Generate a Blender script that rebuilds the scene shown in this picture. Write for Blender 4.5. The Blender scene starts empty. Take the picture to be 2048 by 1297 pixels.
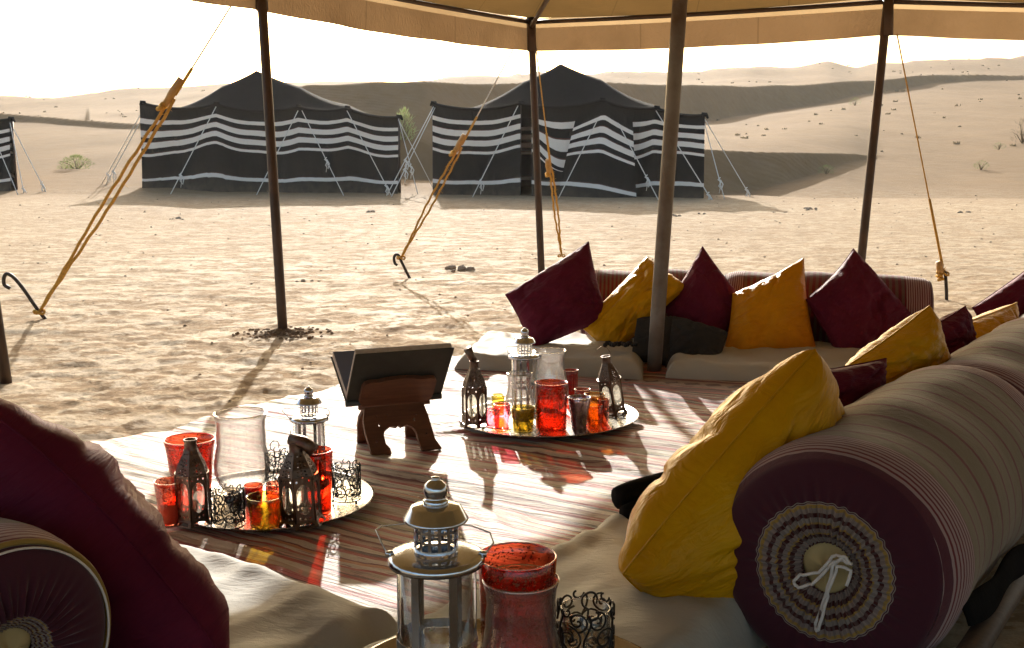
import bpy, math, random
import numpy as np
from mathutils import Vector, Matrix
from mathutils.geometry import tessellate_polygon

random.seed(4)
sc = bpy.context.scene
COL = sc.collection
R = math.radians

# ------------------------------------------------------------------ camera
FPX = 2250.0
HE = 1.12
PITCH = math.atan((648.5 - 295.0) / FPX)
cam_d = bpy.data.cameras.new("camera")
cam = bpy.data.objects.new("camera", cam_d)
COL.objects.link(cam)
cam_d.sensor_width = 36.0
cam_d.lens = 36.0 * FPX / 2048.0
cam_d.clip_start = 0.05
cam_d.clip_end = 3000
cam.location = (0, 0, HE)
cam.rotation_euler = (math.pi / 2 - PITCH, 0, 0)
sc.camera = cam

# ------------------------------------------------------------------ sky + sun
SUN_EL = R(18.5)
SUN_AZ = R(-5.5)          # measured from +Y, positive to +X
world = bpy.data.worlds.new("World")
sc.world = world
world.use_nodes = True
wn = world.node_tree
wn.nodes.clear()
sky = wn.nodes.new("ShaderNodeTexSky")
sky.sky_type = 'NISHITA'
sky.sun_disc = False
sky.sun_elevation = SUN_EL
sky.sun_rotation = SUN_AZ
sky.air_density = 1.2
sky.dust_density = 5.0
sky.ozone_density = 1.0
sky.altitude = 0
bg = wn.nodes.new("ShaderNodeBackground")
bg.inputs[1].default_value = 0.15
wo = wn.nodes.new("ShaderNodeOutputWorld")
wn.links.new(sky.outputs[0], bg.inputs[0])
wn.links.new(bg.outputs[0], wo.inputs[0])

sun_d = bpy.data.lights.new("sun", 'SUN')
sun_d.energy = 4.2
sun_d.angle = R(0.53)
sun_d.color = (1.0, 0.95, 0.87)
sun = bpy.data.objects.new("sun", sun_d)
COL.objects.link(sun)
SDIR = Vector((math.sin(SUN_AZ) * math.cos(SUN_EL), math.cos(SUN_AZ) * math.cos(SUN_EL), math.sin(SUN_EL)))
sun.rotation_euler = SDIR.to_track_quat('Z', 'Y').to_euler()
sun.location = (-3, 20, 12)

sc.view_settings.view_transform = 'Standard'
sc.view_settings.look = 'None'
sc.view_settings.exposure = 1.0
sc.view_settings.gamma = 1.0
sc.view_settings.use_curve_mapping = False
sc.render.engine = 'CYCLES'
sc.cycles.use_denoising = True
sc.cycles.max_bounces = 10
sc.cycles.diffuse_bounces = 4
sc.cycles.glossy_bounces = 4
sc.cycles.transparent_max_bounces = 48
sc.cycles.caustics_reflective = False
sc.cycles.caustics_refractive = False
sc.cycles.sample_clamp_indirect = 6.0

# ------------------------------------------------------------------ projection helpers
CP, SP = math.cos(PITCH), math.sin(PITCH)
CAMV = Vector((0, 0, HE))


def ray(px, py):
    xc = (px - 1024.0) / FPX
    yc = -(py - 648.5) / FPX
    return Vector((xc, CP + yc * SP, -SP + yc * CP))


def G(px, py, z=0.0):
    """point of the horizontal plane z that the photograph shows at this pixel"""
    d = ray(px, py)
    return CAMV + d * ((z - HE) / d.z)


def At(px, py, Y):
    """point at depth Y (metres in front of the camera position)"""
    d = ray(px, py)
    return CAMV + d * (Y / d.y)


def mpp(p):
    """metres per photograph pixel at a point"""
    return (p.y * CP - (p.z - HE) * SP) / FPX


U = Vector((0.561, 0.828, 0))
V_ = Vector((0.828, -0.561, 0))


def UV2(a, b, z=0.0):
    return V_ * a + U * b + Vector((0, 0, z))


# ------------------------------------------------------------------ noise (numpy)
def _hash(ix, iy, seed):
    h = (ix.astype(np.int64) * 374761393 + iy.astype(np.int64) * 668265263 + seed * 1274126177) & 0x7fffffff
    h = ((h ^ (h >> 13)) * 1274126177) & 0x7fffffff
    h = h ^ (h >> 16)
    return (h & 0xffff) / 65535.0


def vnoise(x, y, seed=0):
    x = np.asarray(x, float); y = np.asarray(y, float)
    ix = np.floor(x); iy = np.floor(y)
    fx = x - ix; fy = y - iy
    fx = fx * fx * fx * (fx * (fx * 6 - 15) + 10); fy = fy * fy * fy * (fy * (fy * 6 - 15) + 10)
    a = _hash(ix, iy, seed); b = _hash(ix + 1, iy, seed)
    c = _hash(ix, iy + 1, seed); d = _hash(ix + 1, iy + 1, seed)
    return (a + (b - a) * fx) * (1 - fy) + (c + (d - c) * fx) * fy - 0.5


def fbm(x, y, oct=4, seed=0, gain=0.5):
    s = 0; a = 1.0
    for i in range(oct):
        s = s + a * vnoise(x * 2 ** i + 17.3 * i, y * 2 ** i - 9.1 * i, seed + i)
        a *= gain
    return s


# ------------------------------------------------------------------ mesh helpers
class MB:
    def __init__(self):
        self.v = []; self.f = []; self.uv = []

    def add(self, V, F, UV=None):
        o = len(self.v)
        self.v += [tuple(p) for p in V]
        self.f += [tuple(i + o for i in q) for q in F]
        self.uv += ([tuple(q) for q in UV] if UV is not None else [(0.0, 0.0)] * len(V))
        return self


def lathe(prof, n=32, cap=False):
    V = []; F = []; UV = []
    m = len(prof)
    for j in range(n):
        a = 2 * math.pi * j / n
        for i, (r, z) in enumerate(prof):
            V.append((r * math.cos(a), r * math.sin(a), z)); UV.append((j / n, i / (m - 1)))
    for j in range(n):
        k = (j + 1) % n
        for i in range(m - 1):
            F.append((j * m + i, k * m + i, k * m + i + 1, j * m + i + 1))
    return V, F, UV


def tube(path, r, n=8, closed=False):
    P = [Vector(p) for p in path]
    m = len(P)
    rr = r if isinstance(r, (list, tuple)) else [r] * m
    V = []; F = []; UV = []
    prev = None
    L = 0.0
    for i in range(m):
        if closed:
            t = P[(i + 1) % m] - P[i - 1]
        else:
            t = P[min(i + 1, m - 1)] - P[max(i - 1, 0)]
        if t.length < 1e-9:
            t = Vector((0, 0, 1))
        t.normalize()
        if prev is None:
            a = Vector((0, 0, 1)) if abs(t.z) < 0.9 else Vector((1, 0, 0))
            nx = t.cross(a).normalized()
        else:
            nx = prev - t * prev.dot(t)
            nx = nx.normalized() if nx.length > 1e-6 else t.orthogonal().normalized()
        prev = nx
        ny = t.cross(nx)
        if i:
            L += (P[i] - P[i - 1]).length
        for j in range(n):
            a = 2 * math.pi * j / n
            V.append(P[i] + (nx * math.cos(a) + ny * math.sin(a)) * rr[i]); UV.append((j / n, L))
    rng = m if closed else m - 1
    for i in range(rng):
        k = (i + 1) % m
        for j in range(n):
            l = (j + 1) % n
            F.append((i * n + j, i * n + l, k * n + l, k * n + j))
    if not closed:
        F.append(tuple(reversed(range(n))))
        F.append(tuple(range((m - 1) * n, m * n)))
    return V, F, UV


def box(c, s):
    x, y, z = c; a, b, d = s[0] / 2, s[1] / 2, s[2] / 2
    V = [(x - a, y - b, z - d), (x + a, y - b, z - d), (x + a, y + b, z - d), (x - a, y + b, z - d),
         (x - a, y - b, z + d), (x + a, y - b, z + d), (x + a, y + b, z + d), (x - a, y + b, z + d)]
    F = [(0, 3, 2, 1), (4, 5, 6, 7), (0, 1, 5, 4), (1, 2, 6, 5), (2, 3, 7, 6), (3, 0, 4, 7)]
    return V, F


def grid(fn, nu, nv, cu=False):
    V = []; F = []; UV = []
    for i in range(nu + 1):
        for j in range(nv + 1):
            s, t = i / nu, j / nv
            V.append(tuple(fn(s, t))); UV.append((s, t))
    for i in range(nu):
        for j in range(nv):
            a = i * (nv + 1) + j
            F.append((a, a + nv + 1, a + nv + 2, a + 1))
    return V, F, UV


def plate(corner, outer, holes, th):
    """thin plate: outline and holes in the unit square, mapped onto four 3D corners (00,10,11,01)"""
    P00, P10, P11, P01 = [Vector(c) for c in corner]
    nrm = (P10 - P00).cross(P01 - P00).normalized()

    def m(s, t, o):
        return (P00 * (1 - s) + P10 * s) * (1 - t) + (P01 * (1 - s) + P11 * s) * t + nrm * o
    loops = [outer] + holes
    tri = tessellate_polygon([[Vector((p[0], p[1], 0)) for p in l] for l in loops])
    flat = [p for l in loops for p in l]
    n = len(flat)
    V = [m(s, t, th / 2) for s, t in flat] + [m(s, t, -th / 2) for s, t in flat]
    UV = list(flat) + list(flat)
    F = []
    for t3 in tri:
        F.append(tuple(t3)); F.append(tuple(i + n for i in reversed(t3)))
    o = 0
    for l in loops:
        k = len(l)
        for i in range(k):
            j = (i + 1) % k
            F.append((o + i, o + j, o + j + n, o + i + n))
        o += k
    return V, F, UV


def circ(cx, cy, rx, ry, n=8):
    return [(cx + rx * math.cos(2 * math.pi * i / n), cy + ry * math.sin(2 * math.pi * i / n)) for i in range(n)]


def mk(name, mb, mat, parent=None, smooth=True, origin=None):
    if isinstance(mb, tuple):
        b = MB(); b.add(*mb); mb = b
    V = mb.v
    if origin is not None:
        ox, oy, oz = origin
        V = [(p[0] - ox, p[1] - oy, p[2] - oz) for p in V]
    me = bpy.data.meshes.new(name)
    me.from_pydata(V, [], mb.f)
    ul = me.uv_layers.new(name="uv")
    idx = np.empty(len(me.loops), dtype=np.int32)
    me.loops.foreach_get("vertex_index", idx)
    uva = np.array(mb.uv, dtype=np.float32)
    ul.data.foreach_set("uv", uva[idx].ravel())
    if smooth:
        me.polygons.foreach_set("use_smooth", [True] * len(me.polygons))
    me.materials.append(mat)
    me.update()
    o = bpy.data.objects.new(name, me)
    COL.objects.link(o)
    if parent is not None:
        o.parent = parent
    return o


def fixn(o):
    import bmesh
    bm = bmesh.new(); bm.from_mesh(o.data)
    bmesh.ops.recalc_face_normals(bm, faces=bm.faces)
    bm.to_mesh(o.data); bm.free()
    return o


def tag(o, label=None, cat=None, group=None, kind=None):
    if label: o["label"] = label
    if cat: o["category"] = cat
    if group: o["group"] = group
    if kind: o["kind"] = kind
    return o


def thing(name, label, cat, loc=(0, 0, 0), rot=(0, 0, 0), group=None):
    o = bpy.data.objects.new(name, None)
    COL.objects.link(o)
    o.empty_display_size = 0.1
    o.location = loc; o.rotation_euler = rot
    return tag(o, label, cat, group)


def solo(name, mb, mat, label, cat, loc, group=None, smooth=True, rot=(0, 0, 0), local=True):
    o = mk(name, mb, mat, None, smooth, None if local else loc)
    o.location = loc; o.rotation_euler = rot
    return tag(o, label, cat, group)


# ------------------------------------------------------------------ materials
class NT:
    def __init__(self, name):
        self.m = bpy.data.materials.new(name)
        self.m.use_nodes = True
        self.t = self.m.node_tree
        self.t.nodes.clear()
        self.out = self.n("ShaderNodeOutputMaterial")

    def n(self, typ, **kw):
        nd = self.t.nodes.new(typ)
        for k, v in kw.items():
            if k.startswith("i_"):
                key = k[2:]
                nd.inputs[int(key) if key.isdigit() else key].default_value = v
            else:
                setattr(nd, k, v)
        return nd

    def l(self, a, b):
        self.t.links.new(a, b)

    def val(self, op, a, b=None, clamp=False):
        nd = self.n("ShaderNodeMath", operation=op, use_clamp=clamp)
        for i, x in enumerate((a, b)):
            if x is None: continue
            if isinstance(x, (int, float)): nd.inputs[i].default_value = x
            else: self.l(x, nd.inputs[i])
        return nd.outputs[0]

    def mix(self, fac, a, b, blend='MIX'):
        nd = self.n("ShaderNodeMix", data_type='RGBA', blend_type=blend)
        for s, x in ((0, fac), (6, a), (7, b)):
            if isinstance(x, (int, float)): nd.inputs[s].default_value = x
            elif isinstance(x, (tuple, list)): nd.inputs[s].default_value = (*x[:3], 1)
            else: self.l(x, nd.inputs[s])
        return nd.outputs[2]

    def coord(self, what="Object"):
        return self.n("ShaderNodeTexCoord").outputs[what]

    def uvxy(self):
        s = self.n("ShaderNodeSeparateXYZ"); self.l(self.coord("UV"), s.inputs[0])
        return s.outputs[0], s.outputs[1]

    def noise(self, scale, detail=4, rough=0.55, vec=None, dist=0.0):
        nd = self.n("ShaderNodeTexNoise")
        nd.inputs["Scale"].default_value = scale; nd.inputs["Detail"].default_value = detail
        nd.inputs["Roughness"].default_value = rough; nd.inputs["Distortion"].default_value = dist
        self.l(vec if vec is not None else self.coord(), nd.inputs["Vector"])
        return nd.outputs[0]

    def scaled(self, s, vec=None):
        nd = self.n("ShaderNodeMapping"); nd.inputs["Scale"].default_value = s
        self.l(vec if vec is not None else self.coord(), nd.inputs[0])
        return nd.outputs[0]

    def ramp(self, fac, stops, interp='LINEAR'):
        nd = self.n("ShaderNodeValToRGB")
        cr = nd.color_ramp; cr.interpolation = interp
        while len(cr.elements) > 1: cr.elements.remove(cr.elements[-1])
        cr.elements[0].position = stops[0][0]; cr.elements[0].color = (*stops[0][1], 1)
        for p, c in stops[1:]:
            e = cr.elements.new(p); e.color = (*c, 1)
        self.l(fac, nd.inputs[0])
        return nd.outputs[0]

    def bump(self, h, strength=0.5, dist=0.01, normal=None):
        nd = self.n("ShaderNodeBump"); nd.inputs["Strength"].default_value = strength
        nd.inputs["Distance"].default_value = dist
        self.l(h, nd.inputs["Height"])
        if normal is not None: self.l(normal, nd.inputs["Normal"])
        return nd.outputs[0]

    def bsdf(self, color, rough=0.6, metal=0.0, normal=None, **kw):
        b = self.n("ShaderNodeBsdfPrincipled")
        if isinstance(color, (tuple, list)): b.inputs["Base Color"].default_value = (*color[:3], 1)
        else: self.l(color, b.inputs["Base Color"])
        if isinstance(rough, (int, float)): b.inputs["Roughness"].default_value = rough
        else: self.l(rough, b.inputs["Roughness"])
        b.inputs["Metallic"].default_value = metal
        if normal is not None: self.l(normal, b.inputs["Normal"])
        for k, v in kw.items():
            b.inputs[k.replace("_", " ")].default_value = v
        return b.outputs[0]

    def done(self, shader):
        self.l(shader, self.out.inputs[0])
        return self.m


def c3(v):
    """sRGB 0-255 to linear"""
    return tuple(((x / 255 + 0.055) / 1.055) ** 2.4 if x > 10 else x / 255 / 12.92 for x in v)


def M_sand(name, dune=False):
    t = NT(name)
    co = t.coord()
    big = t.noise(0.25, 3, 0.6, co)
    mid = t.noise(2.2, 5, 0.62, t.scaled((0.8, 1.2, 1), co))
    fine = t.noise(34, 6, 0.75, co)
    crust = t.noise(5.0, 9, 0.74, t.scaled((0.65, 1.0, 1), co), 0.5)
    cr = t.ramp(crust, [(0.485, (0, 0, 0)), (0.535, (1, 1, 1))])
    base = t.mix(t.ramp(big, [(0.3, (0, 0, 0)), (0.7, (1, 1, 1))]), (0.345, 0.228, 0.122), (0.395, 0.268, 0.148))
    # pale crust only on the flat camp ground (fades out on the dunes by distance)
    s = t.n("ShaderNodeSeparateXYZ"); t.l(co, s.inputs[0])
    far = t.n("ShaderNodeMapRange"); t.l(s.outputs[1], far.inputs[0])
    far.inputs[1].default_value = 22; far.inputs[2].default_value = 29
    far.inputs[3].default_value = 1; far.inputs[4].default_value = 0
    near = far.outputs[0]
    fd = t.n("ShaderNodeMapRange"); t.l(s.outputs[1], fd.inputs[0])
    fd.inputs[1].default_value = 6; fd.inputs[2].default_value = 15; fd.inputs[3].default_value = 1.0; fd.inputs[4].default_value = 0.5
    cm = t.val('MULTIPLY', t.val('MULTIPLY', cr, t.ramp(big, [(0.35, (0.55, 0.55, 0.55)), (0.65, (0.95, 0.95, 0.95))])), near)
    base = t.mix(t.val('MULTIPLY', t.val('SUBTRACT', 1.0, near), 0.9), base, t.mix(t.ramp(t.noise(0.7, 5, 0.65, t.scaled((1, 0.5, 1), co)), [(0.35, (0, 0, 0)), (0.7, (1, 1, 1))]), (0.255, 0.155, 0.070), (0.205, 0.125, 0.058)))
    cm = t.val('MULTIPLY', cm, fd.outputs[0])
    base = t.mix(cm, base, (0.64, 0.51, 0.335))
    fl2 = t.ramp(t.noise(17, 5, 0.7, t.scaled((0.6, 1.0, 1), co), 0.8), [(0.50, (0, 0, 0)), (0.58, (1, 1, 1))])
    base = t.mix(t.val('MULTIPLY', t.val('MULTIPLY', fl2, t.val('MULTIPLY', fd.outputs[0], 0.6)), near), base, (0.70, 0.57, 0.39))
    midr = t.ramp(mid, [(0.35, (0, 0, 0)), (0.75, (1, 1, 1))])
    base = t.mix(t.val('MULTIPLY', midr, 0.35), base, (0.32, 0.235, 0.15))
    base = t.mix(t.val('MULTIPLY', t.ramp(fine, [(0.45, (0, 0, 0)), (0.75, (1, 1, 1))]), 0.45), base, (0.24, 0.165, 0.095))
    rip = t.n("ShaderNodeTexWave", wave_type='BANDS', bands_direction='Y')
    rip.inputs["Scale"].default_value = 1.6; rip.inputs["Distortion"].default_value = 6.0
    rip.inputs["Detail"].default_value = 2.0; rip.inputs["Detail Scale"].default_value = 0.7
    t.l(co, rip.inputs["Vector"])
    inv = t.val('SUBTRACT', 1.0, near)
    n1 = t.bump(t.val('MULTIPLY', rip.outputs["Fac"], inv), 0.16, 0.05)
    n2 = t.bump(crust, 1.0, 0.030, n1)
    gr = t.noise(13, 8, 0.78, t.scaled((0.7, 1.0, 1), co), 0.4)
    n2 = t.bump(t.val('MULTIPLY', gr, t.val('ADD', t.val('MULTIPLY', near, 0.85), 0.15)), 1.0, 0.022, n2)
    n3 = t.bump(fine, 0.9, 0.010, n2)
    return t.done(t.bsdf(base, t.val('SUBTRACT', 0.95, t.val('MULTIPLY', cm, 0.30)), 0, n3, Specular_IOR_Level=0.12))


def M_plain(name, color, rough=0.6, metal=0.0, nscale=0, namt=0.3, dark=None, bump=0.0, bscale=60, **kw):
    t = NT(name)
    c = color
    if nscale:
        c = t.mix(t.ramp(t.noise(nscale, 5, 0.6), [(0.35, (0, 0, 0)), (0.7, (1, 1, 1))]), color, dark or tuple(x * (1 - namt) for x in color))
    nrm = t.bump(t.noise(bscale, 4, 0.6), bump, 0.004) if bump else None
    return t.done(t.bsdf(c, rough, metal, nrm, **kw))


def M_cloth(name, color, dark, rough=0.75, weave=900, sheen=0.2, bump=0.25, var=3.0, trans=0.0, seams=0):
    t = NT(name)
    co = t.coord()
    c = t.mix(t.ramp(t.noise(var, 4, 0.6, co), [(0.3, (0, 0, 0)), (0.7, (1, 1, 1))]), color, dark)
    if seams:
        u, v = t.uvxy()
        sm_ = t.val('LESS_THAN', t.val('FRACT', t.val('MULTIPLY', u, seams)), 0.012)
        st_ = t.ramp(t.noise(0.9, 5, 0.7, co), [(0.5, (0, 0, 0)), (0.72, (1, 1, 1))])
        c = t.mix(t.val('MULTIPLY', st_, 0.35), c, tuple(x * 0.55 for x in dark))
        c = t.mix(t.val('MULTIPLY', sm_, 0.5), c, tuple(x * 0.5 for x in dark))
    w = t.noise(weave, 2, 0.5, co)
    c = t.mix(t.val('MULTIPLY', w, 0.25), c, tuple(x * 0.6 for x in dark))
    wr = t.noise(22, 4, 0.55, t.scaled((1, 2.5, 1), co), 0.8)
    n1 = t.bump(wr, bump, 0.012)
    n2 = t.bump(w, 0.3, 0.0012, n1)
    b = t.bsdf(c, rough, 0, n2, Sheen_Weight=sheen, Sheen_Roughness=0.4, Specular_IOR_Level=0.3 if rough < 1 else 0.05)
    if trans:
        tr = t.n("ShaderNodeBsdfTranslucent"); t.l(c, tr.inputs[0]); t.l(n2, tr.inputs[1])
        mx = t.n("ShaderNodeMixShader"); mx.inputs[0].default_value = trans
        t.l(b, mx.inputs[1]); t.l(tr.outputs[0], mx.inputs[2])
        return t.done(mx.outputs[0])
    return t.done(b)


def M_satin(name, color, dark, rough=0.36, spec=0.5):
    t = NT(name)
    co = t.coord("UV")
    ob = t.coord()
    c = t.mix(t.ramp(t.noise(4, 4, 0.6, ob), [(0.3, (0, 0, 0)), (0.72, (1, 1, 1))]), color, dark)
    slub = t.noise(1.0, 3, 0.7, t.scaled((20, 150, 1), co))
    c = t.mix(t.val('MULTIPLY', t.ramp(slub, [(0.45, (0, 0, 0)), (0.8, (1, 1, 1))]), 0.45), c, dark)
    wr = t.noise(1.0, 4, 0.55, t.scaled((3.2, 9, 1), co), 1.6)
    wr2 = t.noise(9, 3, 0.6, ob, 0.6)
    n1 = t.bump(wr, 0.42, 0.022)
    n2 = t.bump(wr2, 0.16, 0.010, n1)
    n3 = t.bump(slub, 0.08, 0.001, n2)
    return t.done(t.bsdf(c, rough, 0, n3, Specular_IOR_Level=spec, Specular_Tint=(*[0.25 + 0.75 * min(1, x / max(color)) for x in color], 1)))


def M_glass(name, color, refl=1.0, rough=0.03, pattern=None, pat_lo=0.55, pat_hi=1.0, ribs=False, veil=0.0):
    t = NT(name)
    tr = t.n("ShaderNodeBsdfTransparent"); tr.inputs[0].default_value = (*color, 1)
    gl = t.n("ShaderNodeBsdfGlossy"); gl.inputs["Roughness"].default_value = rough
    lw = t.n("ShaderNodeLayerWeight"); lw.inputs[0].default_value = 0.35
    if ribs:
        u, v = t.uvxy()
        nb = t.bump(t.val('SINE', t.val('MULTIPLY', u, 2 * math.pi * 16)), 0.5, 0.003)
        nb = t.bump(t.noise(140, 2), 0.25, 0.003, nb)
        t.l(nb, lw.inputs["Normal"]); t.l(nb, gl.inputs["Normal"])
    f = t.val('ADD', t.val('MULTIPLY', t.val('POWER', lw.outputs["Facing"], 2.2), 0.75 * refl), 0.05 * refl, True)
    # longer way through the wall towards the rim: deeper tint
    edge = t.mix(t.val('POWER', lw.outputs["Facing"], 1.6), color, tuple(c_ * 0.62 for c_ in color))
    t.l(edge, tr.inputs[0])
    mx = t.n("ShaderNodeMixShader"); t.l(f, mx.inputs[0]); t.l(tr.outputs[0], mx.inputs[1]); t.l(gl.outputs[0], mx.inputs[2])
    sh = mx.outputs[0]
    if veil:  # pale diffuse layer painted in for hazy reflections on the glass
        df = t.n("ShaderNodeBsdfTranslucent"); df.inputs[0].default_value = (0.85, 0.82, 0.80, 1)
        d2 = t.n("ShaderNodeBsdfDiffuse"); d2.inputs[0].default_value = (0.85, 0.82, 0.80, 1)
        ad = t.n("ShaderNodeMixShader"); ad.inputs[0].default_value = 0.5; t.l(df.outputs[0], ad.inputs[1]); t.l(d2.outputs[0], ad.inputs[2])
        md = t.n("ShaderNodeMixShader")
        t.l(t.val('MULTIPLY', t.ramp(t.noise(18, 4, 0.65), [(0.35, (0.3, 0.3, 0.3)), (0.7, (1, 1, 1))]), veil), md.inputs[0])
        t.l(sh, md.inputs[1]); t.l(ad.outputs[0], md.inputs[2])
        sh = md.outputs[0]
    if pattern:
        u, v = t.uvxy()
        vo = t.n("ShaderNodeTexVoronoi"); vo.feature = 'F1'; vo.inputs["Scale"].default_value = 190
        t.l(t.coord(), vo.inputs["Vector"])
        dots = t.val('LESS_THAN', vo.outputs["Distance"], 0.42)
        band = t.val('MULTIPLY', t.val('GREATER_THAN', v, pat_lo), t.val('LESS_THAN', v, pat_hi))
        swirl = t.val('GREATER_THAN', t.noise(45, 2, 0.5, None, 2.5), 0.52)
        msk = t.val('MULTIPLY', t.val('MULTIPLY', dots, band), swirl)
        op = t.bsdf(pattern, 0.35, 0.6)
        m2 = t.n("ShaderNodeMixShader"); t.l(msk, m2.inputs[0]); t.l(sh, m2.inputs[1]); t.l(op, m2.inputs[2])
        sh = m2.outputs[0]
    return t.done(sh)


def M_metal(name, color, rough=0.25, dirt=0.3, dcol=(0.08, 0.06, 0.05), sc_=25, aniso=0):
    t = NT(name)
    nz = t.noise(sc_, 5, 0.65)
    c = t.mix(t.val('MULTIPLY', t.ramp(nz, [(0.45, (0, 0, 0)), (0.75, (1, 1, 1))]), dirt), color, dcol)
    rg = t.val('ADD', t.val('MULTIPLY', nz, 0.2 if rough > 0.1 else 0.08), max(0.02, rough - 0.08))
    return t.done(t.bsdf(c, rg, 1.0, t.bump(t.noise(sc_ * 2.2, 4), 0.12 if rough > 0.1 else 0.04, 0.003)))


def M_bolster(name="striped_bolster_cloth", taupe=(0.175, 0.135, 0.080), pitch=0.085):
    t = NT(name)
    u, v = t.uvxy()          # u = metres along the axis (period 1.16), v = around
    red = (0.13, 0.006, 0.018); pink = (0.36, 0.25, 0.25); grey = (0.30, 0.26, 0.22); maroon = (0.085, 0.012, 0.028)
    wob = t.val('MULTIPLY', t.val('SUBTRACT', t.noise(5, 3), 0.5), 0.016)
    x = t.val('ADD', u, wob)
    ln = t.val('LESS_THAN', t.val('FRACT', t.val('DIVIDE', x, pitch)), 0.15 if pitch > .05 else 0.5)
    c = t.mix(ln, taupe, red)
    fine = t.val('LESS_THAN', t.val('FRACT', t.val('DIVIDE', x, 0.0125)), 0.42)
    f2 = t.mix(fine, pink, red)
    f3 = t.mix(fine, grey, (0.10, 0.06, 0.06))
    # clusters of close stripes near both ends
    xf = t.val('FRACT', t.val('DIVIDE', x, 1.16))
    xm = t.val('MULTIPLY', xf, 1.16)
    e1 = t.val('LESS_THAN', xm, 0.115)
    e2 = t.val('GREATER_THAN', xm, 1.16 - 0.13)
    c = t.mix(e1, c, f2); c = t.mix(e2, c, f2)
    m0 = t.val('LESS_THAN', xm, 0.018)
    c = t.mix(m0, c, maroon)
    we = t.noise(420, 2)
    c = t.mix(t.val('MULTIPLY', we, 0.22), c, tuple(x_ * 0.5 for x_ in taupe))
    nb = t.bump(t.noise(13, 4, 0.6, None, 0.5), 0.35, 0.012)
    nb = t.bump(we, 0.35, 0.0015, nb)
    return t.done(t.bsdf(c, 0.85, 0, nb, Sheen_Weight=0.25, Specular_IOR_Level=0.25))


def M_bolster_cap():
    t = NT("gathered_bolster_end")
    u, v = t.uvxy()          # u = radius fraction, v = angle fraction
    mar = (0.060, 0.008, 0.020); tau = (0.26, 0.20, 0.18); yel = (0.36, 0.22, 0.05); rd = (0.055, 0.006, 0.006); gy = (0.27, 0.225, 0.20)
    c = t.ramp(u, [(0.0, rd), (0.20, rd), (0.235, tau), (0.285, rd), (0.315, yel), (0.33, tau), (0.365, rd), (0.40, yel),
                   (0.415, gy), (0.455, rd), (0.49, tau), (0.53, yel), (0.555, gy), (0.563, mar), (0.572, gy), (0.580, mar)], 'CONSTANT')
    chk = t.val('LESS_THAN', t.val('FRACT', t.val('MULTIPLY', v, 74)), 0.5)
    inner = t.val('LESS_THAN', u, 0.55)
    c = t.mix(t.val('MULTIPLY', t.val('MULTIPLY', chk, inner), 0.5), c, (0.12, 0.09, 0.085))
    nb = t.bump(t.noise(500, 2), 0.3, 0.001)
    return t.done(t.bsdf(c, 0.8, 0, nb, Sheen_Weight=0.25, Specular_IOR_Level=0.25))


def M_tent_stripe():
    t = NT("striped_goat_hair_cloth")
    u, v = t.uvxy()
    co = t.coord()
    v2 = t.val('ADD', v, t.val('MULTIPLY', t.val('SUBTRACT', t.noise(3, 3), 0.5), 0.012))
    k = (0.011, 0.0105, 0.010); w = (0.86, 0.79, 0.71); r = (0.14, 0.05, 0.035)
    c = t.ramp(v2, [(0, k), (.118, r), (.123, w), (.165, k), (.222, r), (.229, w), (.290, k), (.330, r), (.337, w), (.402, k),
                    (.452, r), (.458, w), (.492, k), (.79, r), (.797, w), (.842, k)], 'CONSTANT')
    wv = t.noise(14, 5, 0.7, t.scaled((1, 1, 9), co))
    c = t.mix(t.val('MULTIPLY', wv, 0.16), c, (0.07, 0.06, 0.052))
    dst = t.val('MULTIPLY', t.val('POWER', v, 7.0), t.noise(5, 4), True)
    c = t.mix(t.val('MULTIPLY', dst, 0.7), c, (0.30, 0.22, 0.15))
    nb = t.bump(t.noise(2.2, 4, 0.6, t.scaled((2.0, 2.0, 0.5), co), 0.5), 0.5, 0.10)
    return t.done(t.bsdf(c, 0.95, 0, nb, Sheen_Weight=0.1, Specular_IOR_Level=0.1))


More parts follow.
